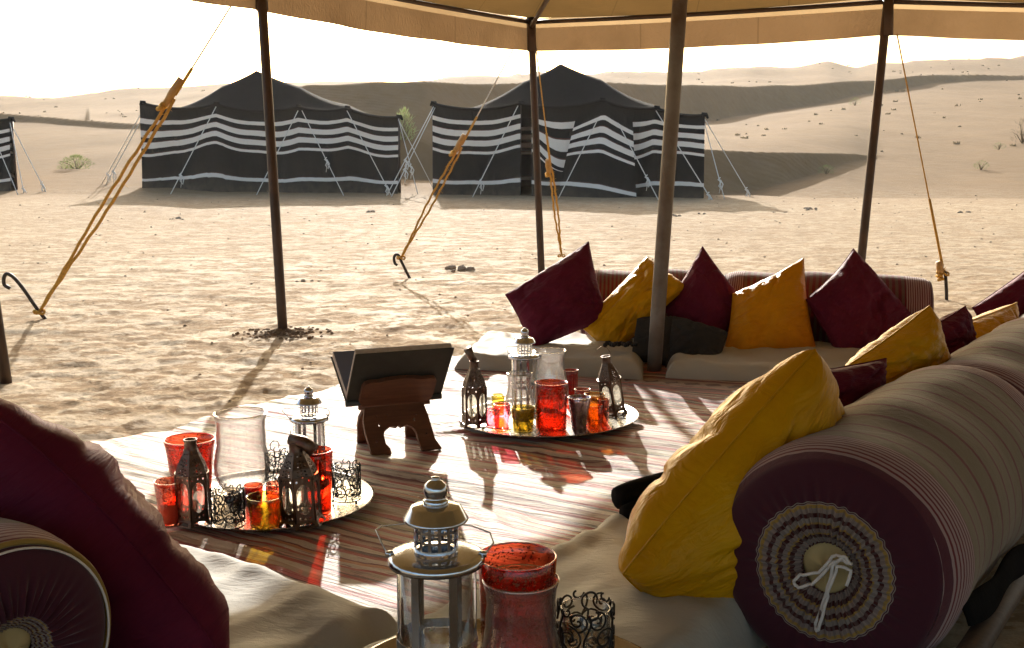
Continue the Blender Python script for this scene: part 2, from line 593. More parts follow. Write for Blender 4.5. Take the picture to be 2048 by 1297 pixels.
def M_rug():
    t = NT("striped_kilim")
    u, v = t.uvxy()          # u metres along the stripes, v metres across them
    co = t.coord("UV")
    w1 = t.val('MULTIPLY', t.val('SUBTRACT', t.noise(2.2, 4, 0.5, t.scaled((1, 0.35, 1), co)), 0.5), 0.10)
    x = t.val('ADD', v, w1)
    cream = (0.68, 0.60, 0.49); red = (0.42, 0.055, 0.040); dkr = (0.16, 0.025, 0.022); brn = (0.10, 0.06, 0.04)
    tan = (0.48, 0.34, 0.24); oli = (0.42, 0.38, 0.20); org = (0.58, 0.27, 0.12); pk = (0.64, 0.38, 0.30)
    seq = [cream, red, tan, dkr, cream, brn, red, pk, cream, red, org, cream, brn, oli, cream, dkr, red, tan, cream, red, brn, pk, tan, red, cream, org, dkr, cream, red, brn]
    rnd = random.Random(11)
    w = [rnd.uniform(0.5, 1.3) * (1.5 if c_ is cream else 0.7 if c_ in (brn, dkr) else 1.0) for c_ in seq]
    tot = sum(w); acc = 0; st = []
    for c_, ww in zip(seq, w):
        st.append((acc / tot, c_)); acc += ww
    c = t.ramp(t.val('FRACT', t.val('DIVIDE', x, 0.50)), st, 'CONSTANT')
    # broken weft colours: narrow dashes of dark and red
    dsh = t.noise(1.0, 3, 0.6, t.scaled((5, 85, 1), co))
    c = t.mix(t.val('MULTIPLY', t.ramp(dsh, [(0.55, (0, 0, 0)), (0.63, (1, 1, 1))]), 0.35), c, cream)
    dsh2 = t.noise(1.0, 3, 0.6, t.scaled((7, 70, 3), co))
    c = t.mix(t.val('MULTIPLY', t.ramp(dsh2, [(0.60, (0, 0, 0)), (0.66, (1, 1, 1))]), 0.75), c, dkr)
    # darker border bands with a row of diamonds along the far end
    bd = t.val('GREATER_THAN', v, 2.50)
    xb = t.val('FRACT', t.val('DIVIDE', t.val('ADD', x, 0.02), 0.17))
    bc = t.ramp(xb, [(0, dkr), (.2, brn), (.3, red), (.42, brn), (.5, cream), (.55, dkr), (.72, tan), (.78, brn), (.9, red)], 'CONSTANT')
    c = t.mix(bd, c, bc)
    d1 = t.val('MULTIPLY', t.val('GREATER_THAN', x, 2.83), t.val('LESS_THAN', x, 2.97))
    dm = t.val('ADD', t.val('ABSOLUTE', t.val('SUBTRACT', t.val('FRACT', t.val('DIVIDE', u, 0.10)), 0.5)),
               t.val('ABSOLUTE', t.val('DIVIDE', t.val('SUBTRACT', x, 2.90), 0.13)))
    dc = t.mix(t.val('LESS_THAN', dm, 0.42), (0.34, 0.24, 0.17), (0.07, 0.025, 0.025))
    c = t.mix(d1, c, dc)
    wv = t.noise(1.0, 3, 0.75, t.scaled((150, 330, 1), co))
    c = t.mix(t.val('MULTIPLY', t.ramp(wv, [(0.35, (0, 0, 0)), (0.7, (1, 1, 1))]), 0.30), c, (0.22, 0.14, 0.10))
    nb = t.bump(dsh, 0.9, 0.012)
    nb = t.bump(wv, 0.7, 0.004, nb)
    return t.done(t.bsdf(c, 0.62, 0, nb, Sheen_Weight=0.15, Sheen_Roughness=0.5, Specular_IOR_Level=0.35))


def M_wood(name, color, dark, scale=6, rough=0.55):
    t = NT(name)
    co = t.scaled((1, 9, 9))
    n1 = t.noise(scale, 5, 0.65, co, 0.7)
    c = t.mix(t.ramp(n1, [(0.3, (0, 0, 0)), (0.7, (1, 1, 1))]), color, dark)
    return t.done(t.bsdf(c, rough, 0, t.bump(n1, 0.3, 0.003)))


def M_leaf(name, a, b):
    t = NT(name)
    c = t.mix(t.noise(3, 2), a, b)
    bs = t.bsdf(c, 0.7)
    tr = t.n("ShaderNodeBsdfTranslucent"); t.l(c, tr.inputs[0])
    mx = t.n("ShaderNodeMixShader"); mx.inputs[0].default_value = 0.35
    t.l(bs, mx.inputs[1]); t.l(tr.outputs[0], mx.inputs[2])
    return t.done(mx.outputs[0])


MT = dict(
    sand=M_sand("desert_sand"),
    clod=M_plain("sand_clods", (0.40, 0.30, 0.20), 0.95, 0, 9, 0.4),
    spoil=M_plain("dug_brown_sand", (0.22, 0.145, 0.08), 0.95, 0, 30, 0.4, None, 0.8, 70),
    tent=M_tent_stripe(),
    tentroof=M_cloth("black_goat_hair", (0.011, 0.011, 0.011), (0.020, 0.019, 0.018), 1.0, 60, 0.0, 0.5, 1.2),
    trope=M_plain("white_rope", (0.72, 0.68, 0.62), 0.9),
    canvas=M_cloth("tan_canvas", (0.32, 0.205, 0.075), (0.27, 0.17, 0.06), 0.85, 500, 0.0, 0.35, 1.6, 0.18, 4),
    valance=M_cloth("tan_canvas_valance", (0.33, 0.212, 0.108), (0.28, 0.178, 0.088), 0.85, 500, 0.0, 0.6, 1.8, 0.22, 3),
    hem=M_cloth("sunlit_canvas_hem", (0.50, 0.36, 0.20), (0.42, 0.29, 0.15), 0.85, 500, 0.0, 0.3, 2.0, 0.45),  # paler than the valance: sun through the seam put into the colour
    pole=M_plain("rusty_brown_pole", (0.085, 0.050, 0.036), 0.45, 0.25, 7, 0.5, (0.045, 0.030, 0.024), 0.15, 40),
    pipe=M_plain("weathered_steel_pipe", (0.22, 0.205, 0.19), 0.45, 0.35, 5, 0.5, (0.12, 0.08, 0.055), 0.2, 30),
    orope=M_plain("orange_rope", (0.62, 0.34, 0.06), 0.9, 0, 80, 0.4),
    toggle=M_wood("rope_toggle_wood", (0.55, 0.32, 0.10), (0.38, 0.20, 0.06)),
    iron=M_plain("bent_iron_bar", (0.06, 0.05, 0.045), 0.55, 0.6, 20, 0.4),
    yellow=M_satin("yellow_silk", (0.68, 0.365, 0.004), (0.48, 0.21, 0.002), 0.32),
    orange=M_satin("deep_yellow_silk", (0.70, 0.31, 0.004), (0.52, 0.19, 0.002), 0.40),
    maroon=M_satin("maroon_silk", (0.135, 0.016, 0.038), (0.085, 0.009, 0.024), 0.66, 0.14),
    bolster=M_bolster(), farbolster=M_bolster("burgundy_striped_bolster", (0.13, 0.075, 0.058), 0.034), cap=M_bolster_cap(),
    piping=M_cloth("yellow_piping", (0.36, 0.24, 0.06), (0.28, 0.17, 0.04), 0.8),
    maroonc=M_cloth("maroon_cotton", (0.085, 0.012, 0.028), (0.060, 0.008, 0.020), 0.85),
    foam=M_plain("yellowed_foam", (0.55, 0.42, 0.20), 0.9, 0, 8, 0.3, None, 0.2, 90),
    string=M_plain("white_cotton_cord", (0.74, 0.70, 0.68), 0.9),
    mat=M_cloth("cream_cotton_mat", (0.46, 0.45, 0.40), (0.41, 0.40, 0.355), 0.75, 700, 0.1, 0.22, 2.0),
    rug=M_rug(),
    fringe=M_cloth("red_wool_fringe", (0.22, 0.03, 0.03), (0.12, 0.02, 0.02), 0.9),
    tray=M_metal("hammered_tray_metal", (0.38, 0.37, 0.36), 0.24, 0.5, (0.16, 0.13, 0.11), 30),
    silver=M_metal("polished_nickel", (0.60, 0.655, 0.75), 0.13, 0.25, (0.30, 0.28, 0.27), 40),
    bronze=M_metal("dark_pierced_bronze", (0.17, 0.125, 0.10), 0.40, 0.6, (0.06, 0.042, 0.035), 60),
    wire=M_plain("black_wire", (0.012, 0.010, 0.010), 0.45, 0.3),
    clear=M_glass("clear_glass", (0.97, 0.97, 0.96), 1.1, veil=0.015), tulip=M_glass("veiled_tulip_glass", (0.97, 0.96, 0.95), 2.0, veil=0.13),
    milky=M_glass("milky_glass", (0.72, 0.70, 0.67), 1.0, 0.25),
    redg=M_glass("red_glass", (0.86, 0.33, 0.21), 1.0, 0.05, (0.20, 0.09, 0.05), 0.22, 0.47),
    redr=M_glass("ribbed_red_glass", (0.88, 0.34, 0.22), 1.0, 0.06, None, 0, 0, True),
    pinkg=M_glass("pink_embossed_glass", (0.92, 0.52, 0.58), 1.0, 0.06, (0.45, 0.20, 0.16), 0.30, 0.48),
    coral=M_glass("coral_red_glass", (0.93, 0.52, 0.42), 1.0, 0.06, (0.40, 0.12, 0.08), 0.28, 0.48),
    olive=M_glass("olive_yellow_glass", (0.80, 0.70, 0.32), 1.0, 0.05),
    amber=M_glass("amber_glass", (0.90, 0.68, 0.40), 1.0, 0.05),
    yellg=M_glass("yellow_glass", (0.95, 0.87, 0.42), 1.0, 0.05),
    brickg=M_glass("brick_red_glass", (0.84, 0.46, 0.34), 1.0, 0.06, None, 0, 0, True),
    wood=M_wood("carved_dark_wood", (0.16, 0.065, 0.030), (0.075, 0.028, 0.014)),
    rail=M_wood("dark_timber", (0.11, 0.075, 0.05), (0.06, 0.04, 0.03)),
    cover=M_plain("dark_green_book_cloth", (0.030, 0.036, 0.030), 0.55, 0, 30, 0.3, None, 0.2, 200),
    pages=M_plain("grey_page_edges", (0.50, 0.44, 0.38), 0.9, 0, 60, 0.25),
    inner=M_plain("blue_sheen_page", (0.10, 0.13, 0.19), 0.35),  # blue reflected light painted into the page colour
    black=M_cloth("black_wool", (0.013, 0.012, 0.012), (0.008, 0.008, 0.008), 1.0, 900, 0.0),
    ribbed=M_plain("charcoal_ribbed_wool", (0.035, 0.033, 0.032), 0.92),
    candle=M_plain("white_wax", (0.78, 0.74, 0.68), 0.5, Subsurface_Weight=0.2),
    leaf=M_leaf("desert_shrub_leaf", (0.26, 0.30, 0.10), (0.18, 0.22, 0.08)),
    feather=M_leaf("feathery_bush_leaf", (0.42, 0.46, 0.20), (0.34, 0.38, 0.16)),
    stem=M_plain("dry_stem", (0.20, 0.14, 0.08), 0.9),
    scrub=M_leaf("dry_scrub", (0.20, 0.16, 0.10), (0.14, 0.11, 0.07)),
)


def _merc():
    t = NT("speckled_mercury_glass")
    nz = t.noise(55, 5, 0.7, t.scaled((1.4, 1.4, 0.6)))
    gl = t.bsdf(t.ramp(nz, [(0.38, (0.75, 0.70, 0.74)), (0.55, (0.45, 0.40, 0.46)), (0.7, (0.16, 0.10, 0.12))]), 0.22, 0.9)
    tr = t.n("ShaderNodeBsdfTransparent"); tr.inputs[0].default_value = (0.85, 0.75, 0.78, 1)
    mx = t.n("ShaderNodeMixShader")
    t.l(t.ramp(nz, [(0.5, (0.9, 0.9, 0.9)), (0.66, (0.35, 0.35, 0.35))]), mx.inputs[0])
    t.l(tr.outputs[0], mx.inputs[1]); t.l(gl, mx.inputs[2])
    return t.done(mx.outputs[0])


MT['mercury'] = _merc()


def _pane():
    t = NT("frosted_lantern_pane")
    tr = t.n("ShaderNodeBsdfTransparent"); tr.inputs[0].default_value = (0.93, 0.92, 0.89, 1)
    tl = t.n("ShaderNodeBsdfTranslucent"); tl.inputs[0].default_value = (0.9, 0.87, 0.80, 1)
    mx = t.n("ShaderNodeMixShader"); mx.inputs[0].default_value = 0.2
    t.l(tr.outputs[0], mx.inputs[1]); t.l(tl.outputs[0], mx.inputs[2])
    gl = t.n("ShaderNodeBsdfGlossy"); gl.inputs["Roughness"].default_value = 0.2
    m2 = t.n("ShaderNodeMixShader"); m2.inputs[0].default_value = 0.06
    t.l(mx.outputs[0], m2.inputs[1]); t.l(gl.outputs[0], m2.inputs[2])
    return t.done(m2.outputs[0])


MT['pane'] = _pane()


def _lip(name, color):
    t = NT(name)
    g = t.n("ShaderNodeBsdfGlass"); g.inputs[0].default_value = (*color, 1); g.inputs["Roughness"].default_value = 0.0; g.inputs["IOR"].default_value = 1.48
    gl = t.n("ShaderNodeBsdfGlossy"); gl.inputs[0].default_value = (0.95, 0.95, 0.95, 1); gl.inputs["Roughness"].default_value = 0.12
    mx = t.n("ShaderNodeMixShader"); mx.inputs[0].default_value = 0.45
    t.l(g.outputs[0], mx.inputs[1]); t.l(gl.outputs[0], mx.inputs[2])
    return t.done(mx.outputs[0])


MT['lip'] = _lip("polished_glass_lip", (0.98, 0.98, 0.98))
MT['lip_redg'] = _lip("red_glass_lip", (0.85, 0.22, 0.14)); MT['lip_redr'] = MT['lip_redg']
MT['lip_olive'] = _lip("olive_glass_lip", (0.85, 0.78, 0.5)); MT['lip_amber'] = MT['lip_olive']


def _ribbed():
    t = NT("charcoal_ribbed_cloth")
    u, v = t.uvxy()
    s = t.val('SINE', t.val('MULTIPLY', u, 190))
    c = t.mix(t.val('GREATER_THAN', s, 0.2), (0.030, 0.028, 0.028), (0.058, 0.055, 0.053))
    return t.done(t.bsdf(c, 0.95, 0, t.bump(s, 0.5, 0.004), Specular_IOR_Level=0.15))


MT['ribbed'] = _ribbed()

# ================================================================== GROUND AND DUNES
PROF = [  # px, (Y,py) flat end, near crest, slip base, slip crest, skyline
    (-700, (26, 374), (32, 340), (62, 233), (62.5, 223), (160, 214)),
    (-300, (26, 372), (32, 338), (61, 236), (61.5, 225), (160, 208)),
    (0, (27, 368), (33, 335), (60, 241), (60.6, 228), (160, 200)),
    (150, (27, 367), (33, 337), (57, 250), (57.6, 237), (155, 189)),
    (288, (27, 365), (33, 338), (54, 258), (54.6, 246), (150, 179)),
    (440, (28, 365), (33, 330), (48, 250), (50, 225), (150, 165)),
    (600, (29, 370), (32, 350), (37, 260), (40, 175), (150, 161)),
    (720, (29, 376), (32, 356), (36, 310), (40.6, 168), (150, 159)),
    (850, (29, 380), (32, 362), (36, 332), (41, 162), (150, 155)),
    (1010, (29, 382), (33, 362), (40, 322), (46, 164), (160, 144)),
    (1150, (29, 387), (34, 350), (48, 300), (56, 165), (180, 150)),
    (1250, (28.5, 392), (31, 320), (60, 270), (65.4, 167), (190, 136)),
    (1400, (27.5, 394), (29.4, 297), (72, 241), (75.5, 168), (195, 129)),
    (1500, (28.4, 391), (30.3, 302), (80, 226), (83.3, 166), (200, 119)),
    (1570, (27.0, 396), (30.7, 303), (84, 213), (87, 164), (202, 129)),
    (1650, (26, 398), (32.2, 304), (88, 199), (90.4, 161), (205, 118)),
    (1700, (26, 399), (34, 304), (92, 190), (93.8, 159), (208, 130)),
    (1750, (26, 401), (37, 304), (95, 182), (96.6, 157), (210, 125)),
    (1900, (26, 402), (38, 301), (105, 167), (106.0, 153), (220, 115)),
    (2048, (26, 403), (38, 296), (110, 159), (110.6, 150), (230, 108)),
    (2700, (26, 403), (38, 285), (110, 150), (110.6, 140), (230, 95)),
]


FOOT = {1250: (29.0, 385), 1400: (27.8, 388), 1500: (28.8, 384), 1570: (29.4, 366), 1650: (31.4, 339), 1700: (33.4, 322), 1750: (36.5, 311)}


def build_ground():
    pxs = np.array([p[0] for p in PROF], float)
    KY = []; KZ = []
    for k in range(5):
        KY.append([p[k + 1][0] for p in PROF])
        KZ.append([At(1024, p[k + 1][1], p[k + 1][0]).z for p in PROF])
    KY = np.array(KY, float); KZ = np.array(KZ, float)
    KZ[0] = np.minimum(KZ[0], 0.05)
    FY = []; FZ = []
    for i, p in enumerate(PROF):
        if p[0] in FOOT:
            FY.append(FOOT[p[0]][0]); FZ.append(At(1024, FOOT[p[0]][1], FOOT[p[0]][0]).z)
        else:
            FY.append(0.5 * (KY[0][i] + KY[1][i])); FZ.append(0.45 * (KZ[0][i] + KZ[1][i]))
    front = np.linspace(R(-33), R(33), 760)
    left = np.linspace(R(-180), R(-33), 90, endpoint=False)
    right = np.linspace(R(33), R(180), 91)[1:-1]
    az = np.concatenate([left, front, right])
    nA = len(az)
    r = np.concatenate([np.geomspace(0.3, 2.0, 40, endpoint=False), np.geomspace(2.0, 30, 520, endpoint=False),
                        np.geomspace(30, 130, 230, endpoint=False), np.geomspace(130, 900, 60)])
    azc = np.clip(az, R(-40), R(40))
    pxa = 1024 + FPX * np.tan(azc) / CP
    Z = np.zeros((nA, len(r)))
    ky = np.array([np.interp(pxa, pxs, KY[k]) for k in range(5)])
    kz = np.array([np.interp(pxa, pxs, KZ[k]) for k in range(5)])
    fy_ = np.interp(pxa, pxs, FY); fz_ = np.interp(pxa, pxs, FZ)
    # smooth the keyed features sideways
    ker = np.hanning(19); ker /= ker.sum()
    for k in range(5):
        ky[k] = np.convolve(np.pad(ky[k], 9, mode='edge'), ker, 'valid')
        kz[k] = np.convolve(np.pad(kz[k], 9, mode='edge'), ker, 'valid')
    wig = vnoise(az * 26, az * 0 + 3.3, 9) * 1.0
    for i in range(nA):
        y1, y2, y4, y5, y7 = ky[:, i]; z1, z2, z4, z5, z7 = kz[:, i]
        y5 = max(y5, y4 + 0.3)
        y2 = max(y2, fy_[i] + 0.2)
        kx = [0, y1 - 1.5, y1, max(fy_[i], y1 + .05), y2, y2 + 5, y4, y5, y5 + 3, y5 + 14, y7 - 30, y7, y7 + 60, 1000]
        zz = [0, 0, max(min(z1, .02), -.05), min(fz_[i], z2 - .05), z2, z2 - .22, z4, z5, z5 - .25, z5 - 1.2 if z5 > 2.5 else z5 - .4, z5 + (z7 - z5) * .55, z7, z7 - 6, z7 - 12]
        Y = r * math.cos(azc[i])
        back = max(0.0, math.cos(az[i])) ** 0.5 if abs(az[i]) > R(60) else 1.0
        Z[i] = np.interp(Y, kx, zz) * (0.25 + 0.75 * back)
    Xg = np.sin(az)[:, None] * r[None, :]
    Yg = np.cos(az)[:, None] * r[None, :]
    far = np.clip((r - 24) / 20, 0, 1)[None, :]
    fr = np.clip((r - 60) / 100, 0, 1)[None, :]
    Z += far * (fbm(Xg / 7, Yg / 12, 3, 40) * 0.22) + fr * fbm(Xg / 28, Yg / 30, 3, 50) * 1.6
    # wind-worn crust of the camp ground: flakes, dimples and scuffs
    camp = np.clip((30 - r) / 8, 0, 1)[None, :]
    c1 = fbm(Xg * 1.9, Yg * 2.6, 4, 3)
    c2 = np.abs(fbm(Xg * 4.2 + c1 * 1.2, Yg * 5.5, 3, 21))
    c3_ = fbm(Xg * 11, Yg * 15, 3, 33, 0.6)
    flake = np.clip((c1 - 0.02) * 5, -1, 1)
    t1 = np.clip(fbm(Xg * 2.3, Yg * 3.0, 4, 81) * 9, -1, 1) * 0.0055
    t2 = np.clip(fbm(Xg * 5.5, Yg * 7.0, 4, 87, 0.6) * 7, -1, 1) * 0.0042
    h = t1 + t2 + c1 * 0.010 - np.clip(0.06 - c2, 0, 0.06) * 0.07 + c3_ * 0.007 + fbm(Xg / 3.5, Yg / 3.5, 2, 60) * 0.05
    # calm under the carpet and mats
    a = Xg * V_.x + Yg * V_.y; b = Xg * U.x + Yg * U.y
    ins = np.clip((a + 3.75) / 0.3, 0, 1) * np.clip((2.0 - a) / 0.3, 0, 1) * np.clip((b - .1) / .3, 0, 1) * np.clip((6.2 - b) / 0.4, 0, 1)
    fade = 0.45 + 0.55 * np.clip((13 - r) / 7, 0, 1)[None, :]
    Z += camp * h * fade * (1 - ins) - 0.012 * ins
    Z -= 0.0
    V = np.stack([Xg, Yg, Z], -1).reshape(-1, 3)
    nR = len(r)
    i0 = np.arange(nA); i1 = (i0 + 1) % nA
    j = np.arange(nR - 1)
    A = (i0[:, None] * nR + j).ravel(); B = (i1[:, None] * nR + j).ravel()
    F = np.stack([A, A + 1, B + 1, B], 1)
    nq = len(F)
    # small disc in the middle
    me = bpy.data.meshes.new("ground")
    me.vertices.add(len(V) + 1)
    Vall = np.vstack([V, [[0, 0, 0]]])
    me.vertices.foreach_set("co", Vall.ravel().astype(np.float32))
    tri = np.stack([np.full(nA, len(V)), i0 * nR, i1 * nR], 1)
    nl = nq * 4 + nA * 3
    me.loops.add(nl)
    me.loops.foreach_set("vertex_index", np.concatenate([F.ravel(), tri[:, [0, 1, 2]].ravel()]).astype(np.int32))
    me.polygons.add(nq + nA)
    me.polygons.foreach_set("loop_start", np.concatenate([np.arange(nq) * 4, nq * 4 + np.arange(nA) * 3]).astype(np.int32))
    me.polygons.foreach_set("use_smooth", [True] * (nq + nA))
    me.update(calc_edges=True)
    me.validate()
    me.flip_normals() if me.polygons[nq // 2].normal.z < 0 else None
    me.materials.append(MT['sand'])
    o = bpy.data.objects.new("ground", me)
    COL.objects.link(o)
    tag(o, kind="structure")
    return az, r, Z


GAZ, GR, GZ = build_ground()


def gz(x, y):
    a = math.atan2(x, y); rr = math.hypot(x, y)
    i = int(np.clip(np.searchsorted(GAZ, a), 0, len(GAZ) - 1)); k = int(np.clip(np.searchsorted(GR, rr), 0, len(GR) - 1))
    return float(GZ[i, k])


# ================================================================== CANOPY
TOPZ = 2.14


def build_canopy():
    A_b = G(567, 672); B_t = G(1062, 42, TOPZ); A_t = G(520, -50, TOPZ); D_b = G(14, 764)
    E_t = At(1776, 0, 8.15); C_b = G(1306, 752)
    B_b = Vector((B_t.x + 0.10, B_t.y, 0)); E_b = Vector((E_t.x - 0.12, E_t.y, 0))
    dAB = (B_t - A_t); dAB.z = 0; dAB.normalize()
    D_t = Vector((D_b.x - 0.18, D_b.y, TOPZ + 0.13))
    A_t.z += 0.035
    Gc = B_t - dAB * 8.6; Gc.z = TOPZ + 0.1
    F_t = Vector((6.0, 8.75, TOPZ + 0.02))
    S_t = Vector((Gc.x + 3.6, Gc.y - 4.6, TOPZ)); T_t = Vector((6.4, -1.6, TOPZ))
    apex = Vector((0.9, 3.9, 3.25))
    root = thing("canopy_shelter", "tan canvas canopy on brown poles shading the seating area", "canopy", (C_b.x, C_b.y, 0))
    o = root.location.copy()
    per = [Gc, D_t, A_t, B_t, E_t, F_t, T_t, S_t]
    n = len(per)
    # roof panels
    for i in range(n):
        P, Q = per[i], per[(i + 1) % n]

        def fn(s, t, P=P, Q=Q):
            e = P.lerp(Q, s)
            p = e.lerp(apex, t * 0.985)
            sag = -0.10 * math.sin(math.pi * t) - 0.03 * math.sin(math.pi * s) * (1 - t)
            return (p.x, p.y, p.z + 0.02 + sag)
        mk("roof_panel", grid(fn, 16, 14), MT['canvas'], root, True, o)
    # valance strips: hem band + hanging cloth
    for i in range(n):
        P, Q = per[i], per[(i + 1) % n]
        L = (Q - P).length
        d = (Q - P).normalized(); nrm = Vector((d.y, -d.x, 0))
        mid = (P + Q) / 2
        if (mid - apex).dot(nrm) < 0: nrm = -nrm

        def fv(s, t, P=P, Q=Q, nrm=nrm, L=L, i=i):
            p = P.lerp(Q, s)
            z = p.z - 0.055 - t * (0.185 + 0.014 * math.sin(math.pi * s)) - 0.012 * math.sin(math.pi * s)
            w = 0.016 * math.sin(s * L * 5.1 + i) * t + 0.010 * math.sin(s * L * 11 + 2 * i) * t * t
            q = p + nrm * (0.035 + w)
            return (q.x, q.y, z)

        def fh(s, t, P=P, Q=Q, nrm=nrm):
            p = P.lerp(Q, s) + nrm * (0.032 - 0.0 * t)
            return (p.x, p.y, p.z + 0.02 - t * 0.078 - 0.012 * math.sin(math.pi * s))
        mk("valance", grid(fv, 60, 8), MT['valance'], root, True, o)
        mk("hem_band", grid(fh, 30, 2), MT['hem'], root, True, o)
        path = [P.lerp(Q, k / 16) + Vector((0, 0, -0.012 - 0.012 * math.sin(math.pi * k / 16))) for k in range(17)]
        mk("edge_pipe", tube(path, 0.017, 8), MT['pole'], root, True, o)
    # hip spars
    for P in (B_t, Gc, T_t):
        path = [P.lerp(apex, k / 12) + Vector((0, 0, -0.05 - 0.10 * math.sin(math.pi * k / 12))) for k in range(13)]
        mk("hip_spar", tube(path, 0.018, 8), MT['pole'], root, True, o)
    # poles
    def pole(b, t, r, m):
        bb = b.copy(); bb.z = -0.06
        path = [bb.lerp(t, k / 8) for k in range(9)]
        return mk("pole", tube(path, r, 14), m, root, True, o)
    pole(A_b, A_t, 0.029, MT['pole']); pole(B_b, B_t, 0.030, MT['pole']); pole(D_b, D_t, 0.028, MT['pole'])
    pole(E_b, E_t, 0.031, MT['pole'])
    c_top = At(1383, -330, C_b.y)
    c_top = C_b + (c_top - C_b) * ((2.95 - 0) / (c_top.z - C_b.z))
    pole(C_b, c_top, 0.036, MT['pipe'])
    for P in (Gc, S_t, T_t, F_t):
        pole(Vector((P.x, P.y, 0)), P, 0.030, MT['pole'])
    # cloth sleeves that tie the valance round the corner poles
    for t in (B_t, E_t, A_t):
        path = [t + Vector((0, 0, 0.03)), t + Vector((0.004, -0.01, -0.10)), t + Vector((0.008, -0.01, -0.245))]
        mk("pole_sleeve", tube(path, [0.040, 0.036, 0.038], 12), MT['pole'], root, True, o)
    return dict(A=A_b, A_t=A_t, B=B_b, B_t=B_t, E=E_b, E_t=E_t, C=C_b, D=D_b, D_t=D_t)


CN = build_canopy()

